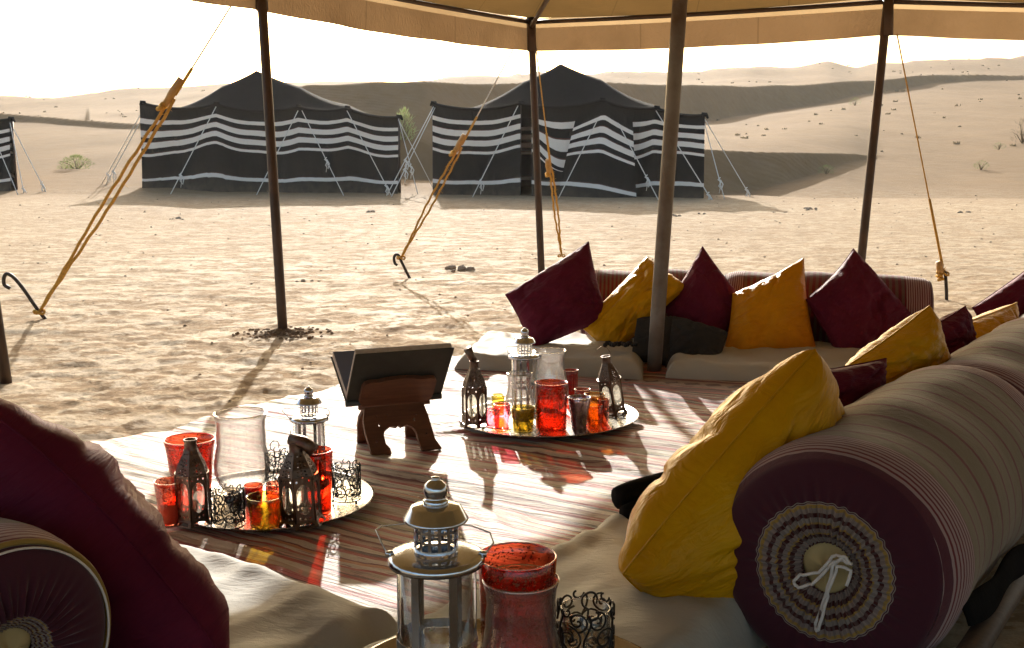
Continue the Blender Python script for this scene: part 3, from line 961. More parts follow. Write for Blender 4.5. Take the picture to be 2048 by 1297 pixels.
# ================================================================== STRIPED TENTS
def build_tent(label, eave, ya, yb, shear, peak, depth, panels, skirt=0.0, ropes=()):
    """eave: (px,py) points of the front eave; ya/yb: depth of its left and right ends"""
    pxl, pxr = eave[0][0], eave[-1][0]

    def fy(px):
        return ya + (yb - ya) * (px - pxl) / (pxr - pxl)
    E = [At(px, py, fy(px)) for px, py in eave]
    x0, x1 = E[0].x, E[-1].x

    def fyx(x):
        return ya + (yb - ya) * (x - x0) / (x1 - x0)
    base = Vector(((x0 + x1) / 2, fyx((x0 + x1) / 2), 0))
    base.z = min(gz(base.x, base.y), 0.3)
    root = thing("bedouin_tent", label, "tent", tuple(base), group="black and white striped tents on the sand")
    o = base
    ex = np.array([p.x for p in E]); ez = np.array([p.z for p in E])

    def eave_z(x):
        z = float(np.interp(x, ex, ez))
        k = int(np.clip(np.searchsorted(ex, x) - 1, 0, len(ex) - 2))
        w = max(0, min(1, (x - ex[k]) / max(1e-6, ex[k + 1] - ex[k])))
        return z - 0.13 * (ex[k + 1] - ex[k]) / 2.0 * 4 * w * (1 - w)
    tp = 0.42
    pk = At(peak[0], peak[1], fy(peak[0]) + depth * tp)
    pkx = pk.x - shear * depth * tp
    zb = 0.5 * (ez[0] + ez[-1]) - 0.1
    z_at = eave_z(pkx) * (1 - tp) + zb * tp

    def roof(s, t):
        x = x0 + (x1 - x0) * s
        ze = eave_z(x) * (1 - t) + zb * t
        dx = (x - pkx) / (pkx - x0 if x < pkx else x1 - pkx)
        dy = (t - tp) / (tp if t < tp else 1 - tp)
        q = math.hypot(dx, dy) * 0.55 + max(abs(dx), abs(dy)) * 0.45
        f = max(0.0, 1 - q / 0.98) ** 1.42
        slack = -0.05 * math.sin(math.pi * t) * (1 - f) + 0.02 * math.sin(21 * s + 5 * t) * t * (1 - t)
        return (x + shear * depth * t - o.x, fyx(x) + depth * t - o.y, ze + (pk.z - z_at + 0.05) * f + slack - o.z)
    mk("roof", grid(roof, 100, 50), MT['tentroof'], root)
    hem = []
    for k in range(81):
        x = x0 + (x1 - x0) * k / 80
        hem.append(Vector((x - o.x, fyx(x) - 0.03 - o.y, eave_z(x) - 0.015 - o.z)))
    mk("eave_roll", tube(hem, 0.04, 7), MT['tentroof'], root)
    rnd = random.Random(int(pxl) + 77)
    for p in panels:
        xa = At(p['x'][0], 300, fy(p['x'][0])).x; xb = At(p['x'][1], 300, fy(p['x'][1])).x
        ph = rnd.uniform(0, 6)

        def fw(s, t, p=p, xa=xa, xb=xb, ph=ph):
            x = xa + (xb - xa) * s
            xc_ = min(max(x, x0), x1)
            zt = eave_z(xc_) - 0.01
            if 'topdrop' in p: zt -= p['topdrop'](s)
            zg = gz(x, fyx(x)) - 0.06
            z = zt * (1 - t) + zg * t
            sg = p.get('sag')
            if sg: z -= sg(s, t)
            L_ = xb - xa
            wv = 0.11 * math.sin(s * L_ * 2.7 + ph + 1.6 * t) * (0.3 + t) + 0.035 * math.sin(s * L_ * 7.3 + ph * 2 - t) * t + 0.015 * math.sin(s * L_ * 17 + ph) * t
            z += (0.05 * math.sin(s * L_ * 1.9 + ph) + 0.02 * math.sin(s * L_ * 5.3 + ph)) * math.sin(math.pi * t)
            y = fyx(x) - 0.02 + wv - skirt * t ** 3 + p.get('dy', 0)
            f = p.get('shift')
            if f:
                dx_, dy_ = f(s, t); x += dx_; y += dy_
            return (x - o.x, y - o.y, max(z, zg) - o.z)
        mk("wall_cloth", grid(fw, int(p.get('n', 40)), 40), MT['tent'], root)
    for xs, ze in ((x0, ez[0]), (x1, ez[-1])):
        def fs(s, t, xs=xs, ze=ze):
            x = xs + shear * depth * s; y = fyx(xs) + depth * s
            return (x - o.x + 0.04 * math.sin(s * 9), y - o.y, (ze * (1 - s) + zb * s) * (1 - t) + (min(gz(x, y), 0.4) - 0.06) * t - o.z)
        mk("wall_cloth", grid(fs, 20, 24), MT['tent'], root)

    def fb(s, t):
        x = x0 + (x1 - x0) * s
        return (x + shear * depth - o.x, fyx(x) + depth - o.y, zb * (1 - t) - 0.06 * t - o.z)
    mk("wall_cloth", grid(fb, 30, 10), MT['tent'], root)
    for t_ in E:
        q = t_ - o
        mk("prop_pole", tube([(q.x, q.y + 0.05, gz(t_.x, t_.y) - 0.05 - o.z), (q.x, q.y + 0.04, q.z)], 0.03, 7), MT['pole'], root)
        mk("eave_knot", tube([(q.x - 0.06, q.y - 0.02, q.z - 0.06), (q.x - 0.02, q.y - 0.03, q.z + 0.02), (q.x + 0.05, q.y - 0.02, q.z + 0.01), (q.x + 0.10, q.y - 0.03, q.z - 0.08)], [0.02, 0.045, 0.05, 0.02], 7), MT['tentroof'], root)
    for (pa, Ya, pbx, out, kn) in ropes:
        a = At(pa[0], pa[1], fy(pa[0]) + Ya)
        yf = fy(min(max(pbx, pxl), pxr)) - out
        b = At(pbx, 385, yf)
        b.z = gz(b.x, b.y) - 0.02
        a_ = a - o; b_ = b - o
        rp = mk("guy_rope", tube([a_.lerp(b_, k / 6) for k in range(7)], 0.011, 6), MT['trope'], root)
        if kn:
            kp = a_.lerp(b_, kn)
            mk("knot", tube([kp + Vector(v) for v in ((0.02, 0, 0.05), (-0.03, -0.01, 0.0), (0.03, -0.02, -0.05), (-0.01, -0.02, -0.14), (0.05, -0.02, -0.22), (0.08, -0.02, -0.10), (0.02, -0.01, 0.0))], 0.014, 6), MT['trope'], rp)
            mk("rope_tail", tube([kp, kp + Vector((0.03, -0.02, -0.12)), kp + Vector((0.0, -0.02, -0.30))], 0.009, 5), MT['trope'], rp)
    return root


build_tent("black and white striped tent with closed front, beyond the nearest canopy pole",
           [(285, 206), (432, 208), (596, 213), (694, 216), (797, 234)], 28.4, 27.8, -0.13, (513, 145), 4.0,
           [dict(x=(285, 797), n=120,
                 sag=lambda s, t: 0.20 * math.exp(-((s - 0.0) / 0.18) ** 2) * math.sin(math.pi * t) - 0.05 * math.exp(-((s - 0.29) / 0.08) ** 2) * math.sin(math.pi * t))],
           skirt=0.18,
           ropes=[((432, 214), -.05, 340, 1.5, 0.78), ((596, 222), -.05, 512, 1.4, 0), ((604, 222), -.05, 688, 1.6, .58),
                  ((694, 222), -.05, 783, 1.2, 0.88), ((797, 238), -.05, 836, 0.6, .62), ((797, 240), -.05, 872, -0.2, 0),
                  ((285, 222), 0.4, 205, -1.0, 0.86), ((288, 230), 0.6, 212, -0.6, .8)])


def t2_sag(s, t):
    # scoop of the tied-back door curtain
    return 0.52 * math.sin(math.pi * min(1, s * 1.02)) ** 1.3 * (math.exp(-((t - 0.40) / 0.20) ** 2))


build_tent("black and white striped tent with open doorway and tied-back curtain",
           [(866, 207), (1040, 206), (1204, 200), (1312, 216), (1407, 230)], 27.4, 25.4, 0.06, (1121, 132), 4.0,
           [dict(x=(866, 1041), n=36), dict(x=(1063, 1206), n=34, sag=t2_sag, dy=0.02),
            dict(x=(1150, 1262), n=26, dy=-0.16, topdrop=lambda s: 0.02 + 0.50 * abs(s - 0.55),
                 shift=lambda s, t: (-0.42 * t * (1 - s) * 1.0 + 0.10 * t * s, -0.30 * t * (1 - abs(s - .5))),
                 sag=lambda s, t: 0.50 * s * t * (1 - t * .6)),
            dict(x=(1204, 1407), n=50, sag=lambda s, t: 0.16 * math.sin(math.pi * min(1, s * 2)) * math.sin(math.pi * t))],
           skirt=0.10,
           ropes=[((867, 214), -.05, 772, 1.1, .60), ((870, 216), -.05, 782, 1.4, .70), ((1036, 212), -.05, 944, 1.3, .82),
                  ((1208, 214), -.05, 1116, 1.3, 0.0), ((1222, 220), -.05, 1318, 1.3, .75), ((1312, 222), -.05, 1425, 1.1, .93),
                  ((1407, 240), 0.3, 1450, 0.7, .75), ((1409, 238), 0.6, 1502, -0.6, .9)])

build_tent("striped black tent whose corner shows at the picture's edge, beside the dunes",
           [(-420, 232), (-260, 224), (-110, 224), (22, 238)], 28.5, 28.0, -0.52, (-190, 150), 4.0,
           [dict(x=(-420, 24), n=70)], skirt=0.12,
           ropes=[((20, 246), -.05, 48, 0.6, .93), ((22, 248), .1, 92, 0.4, .88), ((-30, 232), -.05, 36, 1.0, 0)])

# ================================================================== CANOPY GUY ROPES AND STAKES


def hook_stake(label, pts):
    """pts: list of (px,py,Y) from the foot to the tip of the crook"""
    P = [At(*p) for p in pts]
    foot = P[0].copy()
    d = (P[0] - P[1]).normalized()
    path = [P[0] + d * 0.08] + P
    dense = []
    for i in range(len(path) - 1):
        p0 = path[max(i - 1, 0)]; p1 = path[i]; p2 = path[i + 1]; p3 = path[min(i + 2, len(path) - 1)]
        for k in range(5):
            t = k / 5
            dense.append(0.5 * ((2 * p1) + (p2 - p0) * t + (2 * p0 - 5 * p1 + 4 * p2 - p3) * t * t + (-p0 + 3 * p1 - 3 * p2 + p3) * t ** 3))
    dense.append(path[-1])
    o = solo("iron_stake", tube(dense, 0.0125, 9), MT['iron'], label, "stake", tuple(foot), "bent iron tent stakes", local=False)
    return o


def guy(label, foot, top, t_tog, r=0.011, tog_len=0.26, double=True, white_top=True, spread=0.022):
    foot = Vector(foot); top = Vector(top)
    root = thing("guy_rope", label, "rope", tuple(foot), group="orange guy ropes of the canopy")
    o = foot
    tg = foot.lerp(top, t_tog)
    ax = (top - foot).normalized()
    side = ax.cross(Vector((0, 1, 0))).normalized()
    for s in ((-1, 1) if double else (0,)):
        path = []
        for k in range(25):
            t = k / 24
            p = foot.lerp(tg, t)
            w = spread * s * min(1, t * 2.2) * (0.55 + 0.45 * math.sin(math.pi * t)) if double else 0
            p = p + side * w + Vector((0.004 * math.sin(k * 2.1 + s), 0.004 * math.cos(k * 1.7), 0))
            path.append(p - o)
        mk("rope_strand", tube(path, r, 7), MT['orope'], root)
        # frayed fibres
        fb = MB(); rn = random.Random(3 + s)
        for k in range(40):
            p = path[rn.randrange(2, 24)]
            d = Vector((rn.uniform(-1, 1), rn.uniform(-1, 1), rn.uniform(-1, 1))) * 0.03
            fb.add(*tube([p, p + d], [0.0022, 0.001], 3))
        mk("frayed_fibres", fb, MT['orope'], root)
    a = tg + ax * (-tog_len * 0.35); b = tg + ax * (tog_len * 0.65)
    tgo = mk("toggle", tube([a - o + side * 0.02, a.lerp(b, .5) - o + side * 0.022, b - o + side * 0.02], [0.020, 0.026, 0.022], 10), MT['toggle'], root)
    mk("rope_whipping", tube([a - o + side * 0.03 + ax * 0.01 * k + Vector((0.02 * math.sin(k * 2), -0.03 * math.cos(k * 2), 0)) for k in range(-4, 3)], 0.014, 6), MT['orope'], tgo)
    mk("upper_rope", tube([(tg + ax * 0.02).lerp(top, k / 10) - o for k in range(4)], 0.010, 6), MT['orope'], root)
    mk("thin_cord", tube([(tg + (top - tg) * 0.28).lerp(top, k / 4) - o for k in range(5)], 0.0055, 5), MT['trope'] if white_top else MT['orope'], root)
    mk("stake_loop", tube([Vector((0.035 * math.cos(q), 0.02 * math.sin(q), 0.012 * math.sin(q * 2))) for q in np.linspace(0, 6.2, 12)], r * 0.9, 6, True), MT['orope'], root)
    return root


f1 = At(83, 630, G(88, 637).y)
hook_stake("bent iron stake whose crook stands clear, at the foot of the tall orange rope",
           [(90, 638, f1.y), (70, 612, f1.y), (48, 580, f1.y), (28, 556, f1.y), (14, 548, f1.y), (8, 556, f1.y), (9, 570, f1.y), (20, 577, f1.y)])
guy("orange double guy rope with a wooden toggle, tied near the left canopy pole",
    f1 + Vector((-0.01, -0.01, 0.02)), At(465, 8, CN['A_t'].y + 0.0), 0.715, 0.010, 0.20)
g2 = G(820, 558)
hook_stake("bent iron stake in open sand with hook turned up, below the middle guy rope",
           [(820, 558, g2.y), (811, 540, g2.y), (802, 522, g2.y), (797, 511, g2.y), (791, 510, g2.y), (788, 517, g2.y), (790, 527, g2.y), (795, 531, g2.y)])
guy("orange double guy rope crossing in front of the doorway tent's striped wall",
    At(802, 516, g2.y - 0.02), At(1026, 100, CN['B_t'].y), 0.545, 0.009, 0.16)
r3b = At(1123, 520, 11.2)
guy("orange guy rope hanging almost upright just right of the corner pole",
    Vector((r3b.x, r3b.y, 0.05)), At(1072, 96, CN['B_t'].y + 0.02), 0.47, 0.009, 0.16, True, False, 0.018)
s4 = G(1893, 600)
hook_stake("slim upright iron stake beyond the far bolster's tasselled end",
           [(1893, 600, s4.y), (1893, 585, s4.y), (1892, 565, s4.y), (1891, 550, s4.y), (1889, 543, s4.y), (1886, 548, s4.y)])
guy("single orange guy rope on the far side, tied to the slim upright stake",
    At(1888, 548, s4.y), At(1794, 68, CN['E_t'].y + 0.03), 0.02, 0.009, 0.10, False, False)

# ================================================================== CARPET, MATS


def build_rug():
    a0, a1, b0, b1 = -3.56, -1.25, 1.66, 4.92
    a_o, b_o = -2.4, 1.66
    org = UV2(-2.4, 3.2)
    V = []; F = []; UVs = []
    nu, nv = 110, 420
    ga, gb = np.meshgrid(np.linspace(a0, a1, nu + 1), np.linspace(b0, b1, nv + 1), indexing='ij')
    wob = fbm(ga * 1.3, gb * 2, 2, 71) * 0.35
    RZ = fbm(ga * 1.1 + 5, (gb + wob) * 9, 3, 70) * 0.013 + fbm(ga * 2.0, (gb + wob) * 26, 2, 72) * 0.005
    for i in range(nu + 1):
        for j in range(nv + 1):
            a = a0 + (a1 - a0) * i / nu; b = b0 + (b1 - b0) * j / nv
            if i == 0: a += 0.02 * math.sin(b * 7)
            wv = 0.006 * math.sin(b * 9 + 1.3 * math.sin(a * 2.1)) + 0.004 * math.sin(b * 23 + a * 3)
            edge = 1.0
            wv += float(RZ[i, j])
            z = 0.026 + wv * edge + 0.010 * math.exp(-((b - 4.55) / 0.12) ** 2) * math.sin(a * 3)
            far_skew = 0.42 * (b - b0) / (b1 - b0) * ((a - a0) / (a1 - a0))
            p = UV2(a, b + far_skew, z) - org
            V.append(tuple(p)); UVs.append((a - a0, b - b0))
    for i in range(nu):
        for j in range(nv):
            k = i * (nv + 1) + j
            F.append((k, k + nv + 1, k + nv + 2, k + 1))
    b = MB(); b.add(V, F, UVs)
    root = thing("kilim_carpet", "striped red and cream kilim carpet spread on the sand under the trays", "carpet", tuple(org))
    c = mk("woven_field", b, MT['rug'], root)
    sm = c.modifiers.new("thickness", 'SOLIDIFY'); sm.thickness = 0.008; sm.offset = -1
    # knotted fringe on the near corners
    fr = MB(); rn = random.Random(8)
    for k in range(420):
        a = rn.uniform(a0, a1); bb = b0 + 0.01
        p = UV2(a, bb, 0.024) - org
        q = p - U * rn.uniform(0.03, 0.07) + V_ * rn.uniform(-0.02, 0.02); q.z = 0.006
        fr.add(*tube([p, p.lerp(q, .5) + Vector((0, 0, 0.008)), q], [0.004, 0.003, 0.002], 4))
    fo = mk("fringe", fr, MT['fringe'], root)
    tag(fo, kind="stuff")


build_rug()


def build_mat(label, c00, c10, c11, c01, h, seed, wr=1.0, n=(90, 50)):
    C = [Vector(c) for c in (c00, c10, c11, c01)]
    ctr = sum(C, Vector()) / 4; ctr.z = 0
    nu, nv = n
    s = np.linspace(-1, 1, nu + 1)[:, None] * np.ones((1, nv + 1)); t = np.ones((nu + 1, 1)) * np.linspace(-1, 1, nv + 1)[None, :]
    # concentrate samples on the rims
    s = np.sign(s) * (1 - (1 - np.abs(s)) ** 1.5); t = np.sign(t) * (1 - (1 - np.abs(t)) ** 1.5)
    Ls = (C[1] - C[0]).length; Lt = (C[3] - C[0]).length
    ds = (1 - np.abs(s)) * Ls / 2; dt = (1 - np.abs(t)) * Lt / 2
    rr = 0.075

    def edge(d):
        q = np.clip(d / rr, 0, 1)
        return np.sqrt(1 - (1 - q) ** 2)
    prof = np.minimum(edge(ds), edge(dt))
    prof = np.clip(prof, 0, 1)
    X = np.zeros_like(s); Y = np.zeros_like(s)
    for k, (ss, tt) in enumerate(((-1, -1), (1, -1), (1, 1), (-1, 1))):
        w = (1 + ss * s) * (1 + tt * t) / 4
        X += w * C[k].x; Y += w * C[k].y
    nz = fbm(X * 2.2 + seed, Y * 2.2, 3, seed) * 0.012 + np.abs(fbm(X * 5 - Y * 3 + seed, Y * 2 + X * 1.5, 3, seed + 5)) * -0.020 * wr
    # pull wrinkles from the rim inward
    rim = np.exp(-np.minimum(ds, dt) / 0.12)
    al = np.where(ds < dt, Y, X)
    nz += rim * 0.010 * wr * np.sin((X * 31 + Y * 23) + 3 * fbm(X * 3, Y * 3, 2, seed + 2))
    Z = -0.01 + (h + 0.01) * prof + nz * prof
    V = np.stack([X - ctr.x, Y - ctr.y, Z], -1).reshape(-1, 3)
    F = []
    for i in range(nu):
        for j in range(nv):
            k = i * (nv + 1) + j
            F.append((k, k + nv + 1, k + nv + 2, k + 1))
    UVs = np.stack([X, Y], -1).reshape(-1, 2)
    b = MB(); b.add(V.tolist(), F, UVs.tolist())
    return solo("floor_mattress", b, MT['mat'], label, "mattress", tuple(ctr), "cream floor mattresses around the carpet")


MH = 0.14
build_mat("cream floor mattress along the right side, under the foreground tray", UV2(-1.50, 0.75), UV2(-0.90, 0.75), UV2(-0.86, 4.35), UV2(-1.46, 4.35), MH, 3, 1.0, (50, 150))
build_mat("cream floor mattress at the near edge, in front of the dark red foreground pillow", UV2(-3.3, 0.85), UV2(-1.525, 0.85), UV2(-1.525, 1.83), UV2(-3.3, 1.86), MH, 7, 1.3, (110, 80))
fl0 = G(905, 752); fl1 = G(1286, 764)
bk = Vector((0.15, 1.0, 0)).normalized() * 0.80
build_mat("cream floor mattress on the far side with a sunlit end, beside the tan lantern", fl0, fl1, fl1 + bk, fl0 + bk, 0.105, 11, 1.0)
fr0 = G(1330, 762); fr1 = G(1640, 790)
build_mat("cream floor mattress on the far side under the deep yellow pillow", fr0, fr1 + Vector((0.3, -.1, 0)), fr1 + bk + Vector((0.5, 0, 0)), fr0 + bk, 0.105, 13, 1.0)

# ================================================================== BOLSTERS


def bolster(label, p0, p1, rad, zc, cap_front=True, cap_back=True, string=False, piping=False, cloth='bolster', ring=1.0):
    """p0 = centre of the near end (ground xy), p1 = far end"""
    p0 = Vector((p0[0], p0[1], zc)); p1 = Vector((p1[0], p1[1], zc))
    ax = (p1 - p0); L = ax.length; ax.normalize()
    sd = ax.cross(Vector((0, 0, 1))).normalized(); up = Vector((0, 0, 1))
    root = thing("bolster", label, "bolster", (p0.x, p0.y, 0), group="long striped bolsters behind the mattresses")
    o = Vector((p0.x, p0.y, 0))
    n = 72; m = 60
    V = []; UVs = []; F = []
    prof = []
    for i in range(m + 1):
        x = L * i / m
        e = min(x, L - x)
        rr = rad * (1 - 0.10 * math.exp(-e / 0.030)) + 0.004 * math.sin(x * 17)
        prof.append((x, rr))
    for (x, rr) in prof:
        for j in range(n + 1):
            a = 2 * math.pi * j / n
            f = rr * (1 + min(1.0, min(x, L - x) / 0.12) * 0.9 * (0.014 * math.sin(3 * a + x * 2.6) + 0.010 * math.sin(2 * a - x * 6 + 1) + 0.006 * math.sin(7 * a + 5 * x) + 0.010 * math.sin(x * 11 + 2 * math.sin(a))) + 0.012 * math.sin(3 * a) * max(0, 1 - min(x, L - x) / 0.12))
            zz = f * math.sin(a)
            if zz < -rad * 0.86: zz = -rad * 0.86 - (abs(zz) - rad * 0.86) * 0.3
            p = p0 + ax * x + sd * (f * math.cos(a)) + up * zz - o
            V.append(tuple(p)); UVs.append((x * 1.16 / L, j / n))
    for i in range(m):
        for j in range(n):
            k = i * (n + 1) + j
            F.append((k, k + 1, k + n + 2, k + n + 1))
    b = MB(); b.add(V, F, UVs)
    mk("cover", b, MT[cloth], root)

    def cap(end):
        c = p0 if end == 0 else p1
        d = -ax if end == 0 else ax
        nr, na = 40, 288
        V = []; F = []; UVs = []
        rn = random.Random(5 + end)
        ph = [rn.uniform(0, 6.28) for _ in range(6)]
        for i in range(nr + 1):
            q = 0.225 + (1 - 0.225) * i / nr
            for j in range(na + 1):
                a = 2 * math.pi * j / na
                pl = math.sin(a * 46 + 0.8 * math.sin(3 * a + ph[0])) * 0.6 + math.sin(a * 29 + ph[1]) * 0.4
                amp = 0.007 * math.exp(-((q - 0.42) / 0.26) ** 2)
                sh = 0.022 * math.sqrt(max(0, 1 - q ** 6)) - 0.028 * math.exp(-((q - 0.22) / 0.10) ** 2)
                out = sh + amp * pl
                rr = rad * 0.905 * q * (1 + 0.012 * math.sin(3 * a) * q) * (1 + 0.010 * math.sin(a * 2 + ph[2]))
                zz = rr * math.sin(a)
                if zz < -rad * 0.86: zz = -rad * 0.86 - (abs(zz) - rad * 0.86) * 0.3
                p = c + d * out + sd * (rr * math.cos(a)) + up * zz - o
                V.append(tuple(p)); UVs.append((min(0.99, (q - 0.225) * ring + 0.225) + 0.006 * math.sin(a * 37), j / na))
        for i in range(nr):
            for j in range(na):
                k = i * (na + 1) + j
                F.append((k, k + 1, k + na + 2, k + na + 1))
        b = MB(); b.add(V, F, UVs)
        co = mk("gathered_end", b, MT['cap'], root)
        # foam core seen through the gathered hole
        V, F, UVs = grid(lambda s, t: c - o + d * (-0.018 + 0.016 * math.sqrt(max(0, 1 - s * s)) + 0.006 * math.sin(3 * t * 6.28)) + (sd * math.cos(t * 2 * math.pi) + up * math.sin(t * 2 * math.pi)) * (rad * 0.235 * s), 8, 32)
        mk("foam_core", (V, F, UVs), MT['foam'], co)
        if string:
            q0 = c - o + d * 0.012
            P = [(0.060, 0.030), (0.045, 0.045), (0.020, 0.040), (0.005, 0.015), (-0.01, -0.005), (-0.05, -0.018), (-0.062, -0.035), (-0.05, -0.045), (-0.02, -0.03), (0.0, -0.005), (0.02, 0.025), (0.05, 0.040)]
            P2 = [(0.055, 0.030), (0.04, 0.04), (0.022, 0.02), (0.012, -0.03), (0.0, -0.08), (-0.012, -0.125), (-0.004, -0.132), (0.006, -0.09), (0.014, -0.04), (0.03, 0.02), (0.058, 0.015), (0.05, -0.03)]
            for PP in (P, P2):
                path = []
                for k in range(len(PP) - 1):
                    for w in range(4):
                        x = PP[k][0] + (PP[k + 1][0] - PP[k][0]) * w / 4; y = PP[k][1] + (PP[k + 1][1] - PP[k][1]) * w / 4
                        path.append(q0 + sd * (x if end == 0 else -x) + up * y + d * (0.012 + 0.006 * math.sin(k + w)))
                mk("drawstring", tube(path, 0.0036, 7), MT['string'], co)
        return co
    if cap_front:
        co = cap(0)
        if piping:
            mk("piping", tube([p0 - o + ax * 0.004 + (sd * math.cos(a) + up * math.sin(a)) * rad * 0.945 for a in np.linspace(0, 2 * math.pi, 73)[:-1]], 0.0055, 7, True), MT['piping'], root)
            mk("white_cord", tube([p0 - o - ax * 0.010 + (sd * math.cos(a) + up * math.sin(a)) * rad * 0.905 for a in np.linspace(0, 2 * math.pi, 73)[:-1]], 0.0022, 6, True), MT['string'], root)
    if cap_back: cap(1)
    return root


RB0 = Vector((0.668, 2.28, 0)); RBD = Vector((0.560, 0.828, 0)).normalized()
bolster("large striped bolster with gathered maroon end and white drawstring, in the near corner", RB0, RB0 + RBD * 1.17, 0.264, 0.236, string=True, ring=0.88)
r2 = RB0 + RBD * 1.225 + Vector((0.015, 0, 0))
bolster("striped bolster continuing behind the near corner bolster along the right side", r2, r2 + RBD * 1.25, 0.245, 0.23)
r3 = r2 + RBD * 1.30
bolster("farthest striped bolster of the right side, behind the last yellow pillow", r3, r3 + RBD * 1.1, 0.235, 0.22)
fb0 = At(1170, 540, 6.45); fb1 = At(1440, 545, 6.36); fb2 = At(1452, 545, 6.34); fb3 = At(1858, 560, 6.05)
bolster("striped far bolster behind the light yellow and dark red diamond pillows", (fb0.x, fb0.y), (fb1.x, fb1.y), 0.215, 0.21, cloth='farbolster')
bolster("striped far bolster with maroon embroidered end beside the deep yellow pillow", (fb2.x, fb2.y), (fb3.x, fb3.y), 0.215, 0.215, cloth='farbolster')
lb0 = At(22, 1306, 1.80)
ld = Vector((-0.80, 0.60, 0))
bolster("dark red bolster with yellow piping ring beneath the foreground pillow", (lb0.x, lb0.y), (lb0.x + ld.x * 1.0, lb0.y + ld.y * 1.0), 0.200, lb0.z, piping=True, ring=2.6)

# ================================================================== PILLOWS


def pillow(name_label, corners, th, mat, seed, concave=0.035, full=0.42, wr=1.0, cat="pillow", group="throw pillows", name="throw_pillow", seam=True, base=None):
    C = [Vector(c) for c in corners]
    ctr = sum(C, Vector()) / 4
    lo = min(C, key=lambda c: c.z)
    base = Vector((ctr.x, ctr.y, max(0.0, lo.z - 0.02)))
    n = 56
    g = np.linspace(-1, 1, n + 1)
    g = np.sign(g) * (1 - (1 - np.abs(g)) ** 1.35)
    s, t = np.meshgrid(g, g, indexing='ij')
    ss = s * (1 - concave * (1 - t * t) * np.abs(s) ** 1.5); tt = t * (1 - concave * (1 - s * s) * np.abs(t) ** 1.5)
    P = np.zeros((n + 1, n + 1, 3))
    for k, (a, b) in enumerate(((-1, -1), (1, -1), (1, 1), (-1, 1))):
        w = (1 + a * ss) * (1 + b * tt) / 4
        P += w[..., None] * np.array(C[k])[None, None, :]
    e1 = (C[1] + C[2] - C[0] - C[3]).normalized(); e2 = (C[2] + C[3] - C[0] - C[1]).normalized()
    nrm = e1.cross(e2).normalized()
    base_h = np.maximum(0, (1 - s * s)) ** full * np.maximum(0, (1 - t * t)) ** full
    rn = np.random.RandomState(seed)
    objs = []
    V = []
    res = []
    for side in (1, -1):
        off = seed * 3.1 + (50 if side < 0 else 0)
        h = base_h * th / 2
        # pulls running in from the corners and along the seams
        ang = np.arctan2(t, s)
        rad = np.sqrt(s * s + t * t)
        cr = np.zeros_like(s)
        for k in range(9):
            a0 = rn.uniform(-math.pi, math.pi); r0 = rn.uniform(0.45, 1.0)
            x0, y0 = r0 * math.cos(a0), r0 * math.sin(a0)
            dirn = a0 + rn.uniform(-0.7, 0.7)
            u_ = (s - x0) * math.cos(dirn) + (t - y0) * math.sin(dirn)
            v_ = -(s - x0) * math.sin(dirn) + (t - y0) * math.cos(dirn) + 0.12 * np.sin(u_ * 4 + k)
            cr += rn.uniform(0.5, 1.0) * np.exp(-(v_ / 0.055) ** 2) * np.exp(-(u_ / 0.42) ** 2)
        fine = fbm(s * 3.0 + off, t * 3.0, 4, seed)
        rimw = np.exp(-(1 - np.maximum(np.abs(s), np.abs(t))) / 0.14)
        puck = np.sin((np.where(np.abs(s) > np.abs(t), t, s)) * 26 + 4 * fine) * rimw
        env = base_h ** 0.5
        h = h + env * wr * th * (-0.085 * cr + 0.20 * fine * 0.6 + 0.008 * puck)
        res.append(P + (side * h)[..., None] * np.array(nrm)[None, None, :])
    Vt = np.vstack([res[0].reshape(-1, 3), res[1].reshape(-1, 3)]) - np.array(base)[None, :]
    N = (n + 1) * (n + 1)
    F = []
    for i in range(n):
        for j in range(n):
            k = i * (n + 1) + j
            F.append((k, k + n + 1, k + n + 2, k + 1))
            F.append((k + N, k + 1 + N, k + n + 2 + N, k + n + 1 + N))
    UVs = np.stack([s, t], -1).reshape(-1, 2)
    UVs = np.vstack([UVs, UVs + 3.7])
    b = MB(); b.add(Vt.tolist(), F, UVs.tolist())
    root = thing(name, name_label, cat, tuple(base), group=group)
    mk("cover", b, mat, root)
    if seam:
        rim = [P[i, 0] for i in range(n)] + [P[n, j] for j in range(n)] + [P[i, n] for i in range(n, 0, -1)] + [P[0, j] for j in range(n, 0, -1)]
        mk("seam", tube([Vector(p) - base for p in rim], 0.0032, 5, True), mat, root)
    return root


PG = "throw pillows leaning on the bolsters"


def pil(label, pts, th, mat, seed, **k):
    return pillow(label, [At(*p) for p in pts], th, MT[mat], seed, group=PG, **k)


# far row (corners: bottom, right, top, left)
pil("dark red pillow standing on a corner at the sunlit end of the far row", [(1066, 698, 5.78), (1216, 640, 5.94), (1177, 484, 6.16), (1011, 590, 5.96)], 0.20, 'maroon', 1)
pil("bright yellow creased pillow behind the charcoal blanket in the far row", [(1222, 716, 5.86), (1374, 574, 6.08), (1294, 513, 6.20), (1160, 652, 5.92)], 0.20, 'yellow', 2, wr=1.3)
pil("dark red diamond pillow between the two yellow pillows of the far row", [(1440, 690, 5.90), (1492, 608, 6.02), (1405, 494, 6.22), (1326, 622, 6.08)], 0.18, 'maroon', 3)
pil("deep yellow upright pillow in the far row, right of the charcoal blanket", [(1440, 732, 5.72), (1633, 704, 5.74), (1607, 517, 6.00), (1466, 588, 5.98)], 0.20, 'orange', 4, concave=0.07)
pil("large dark red diamond pillow at the right end of the far row", [(1690, 742, 5.66), (1834, 640, 5.84), (1707, 498, 6.04), (1612, 600, 5.84)], 0.20, 'maroon', 5, concave=0.07)
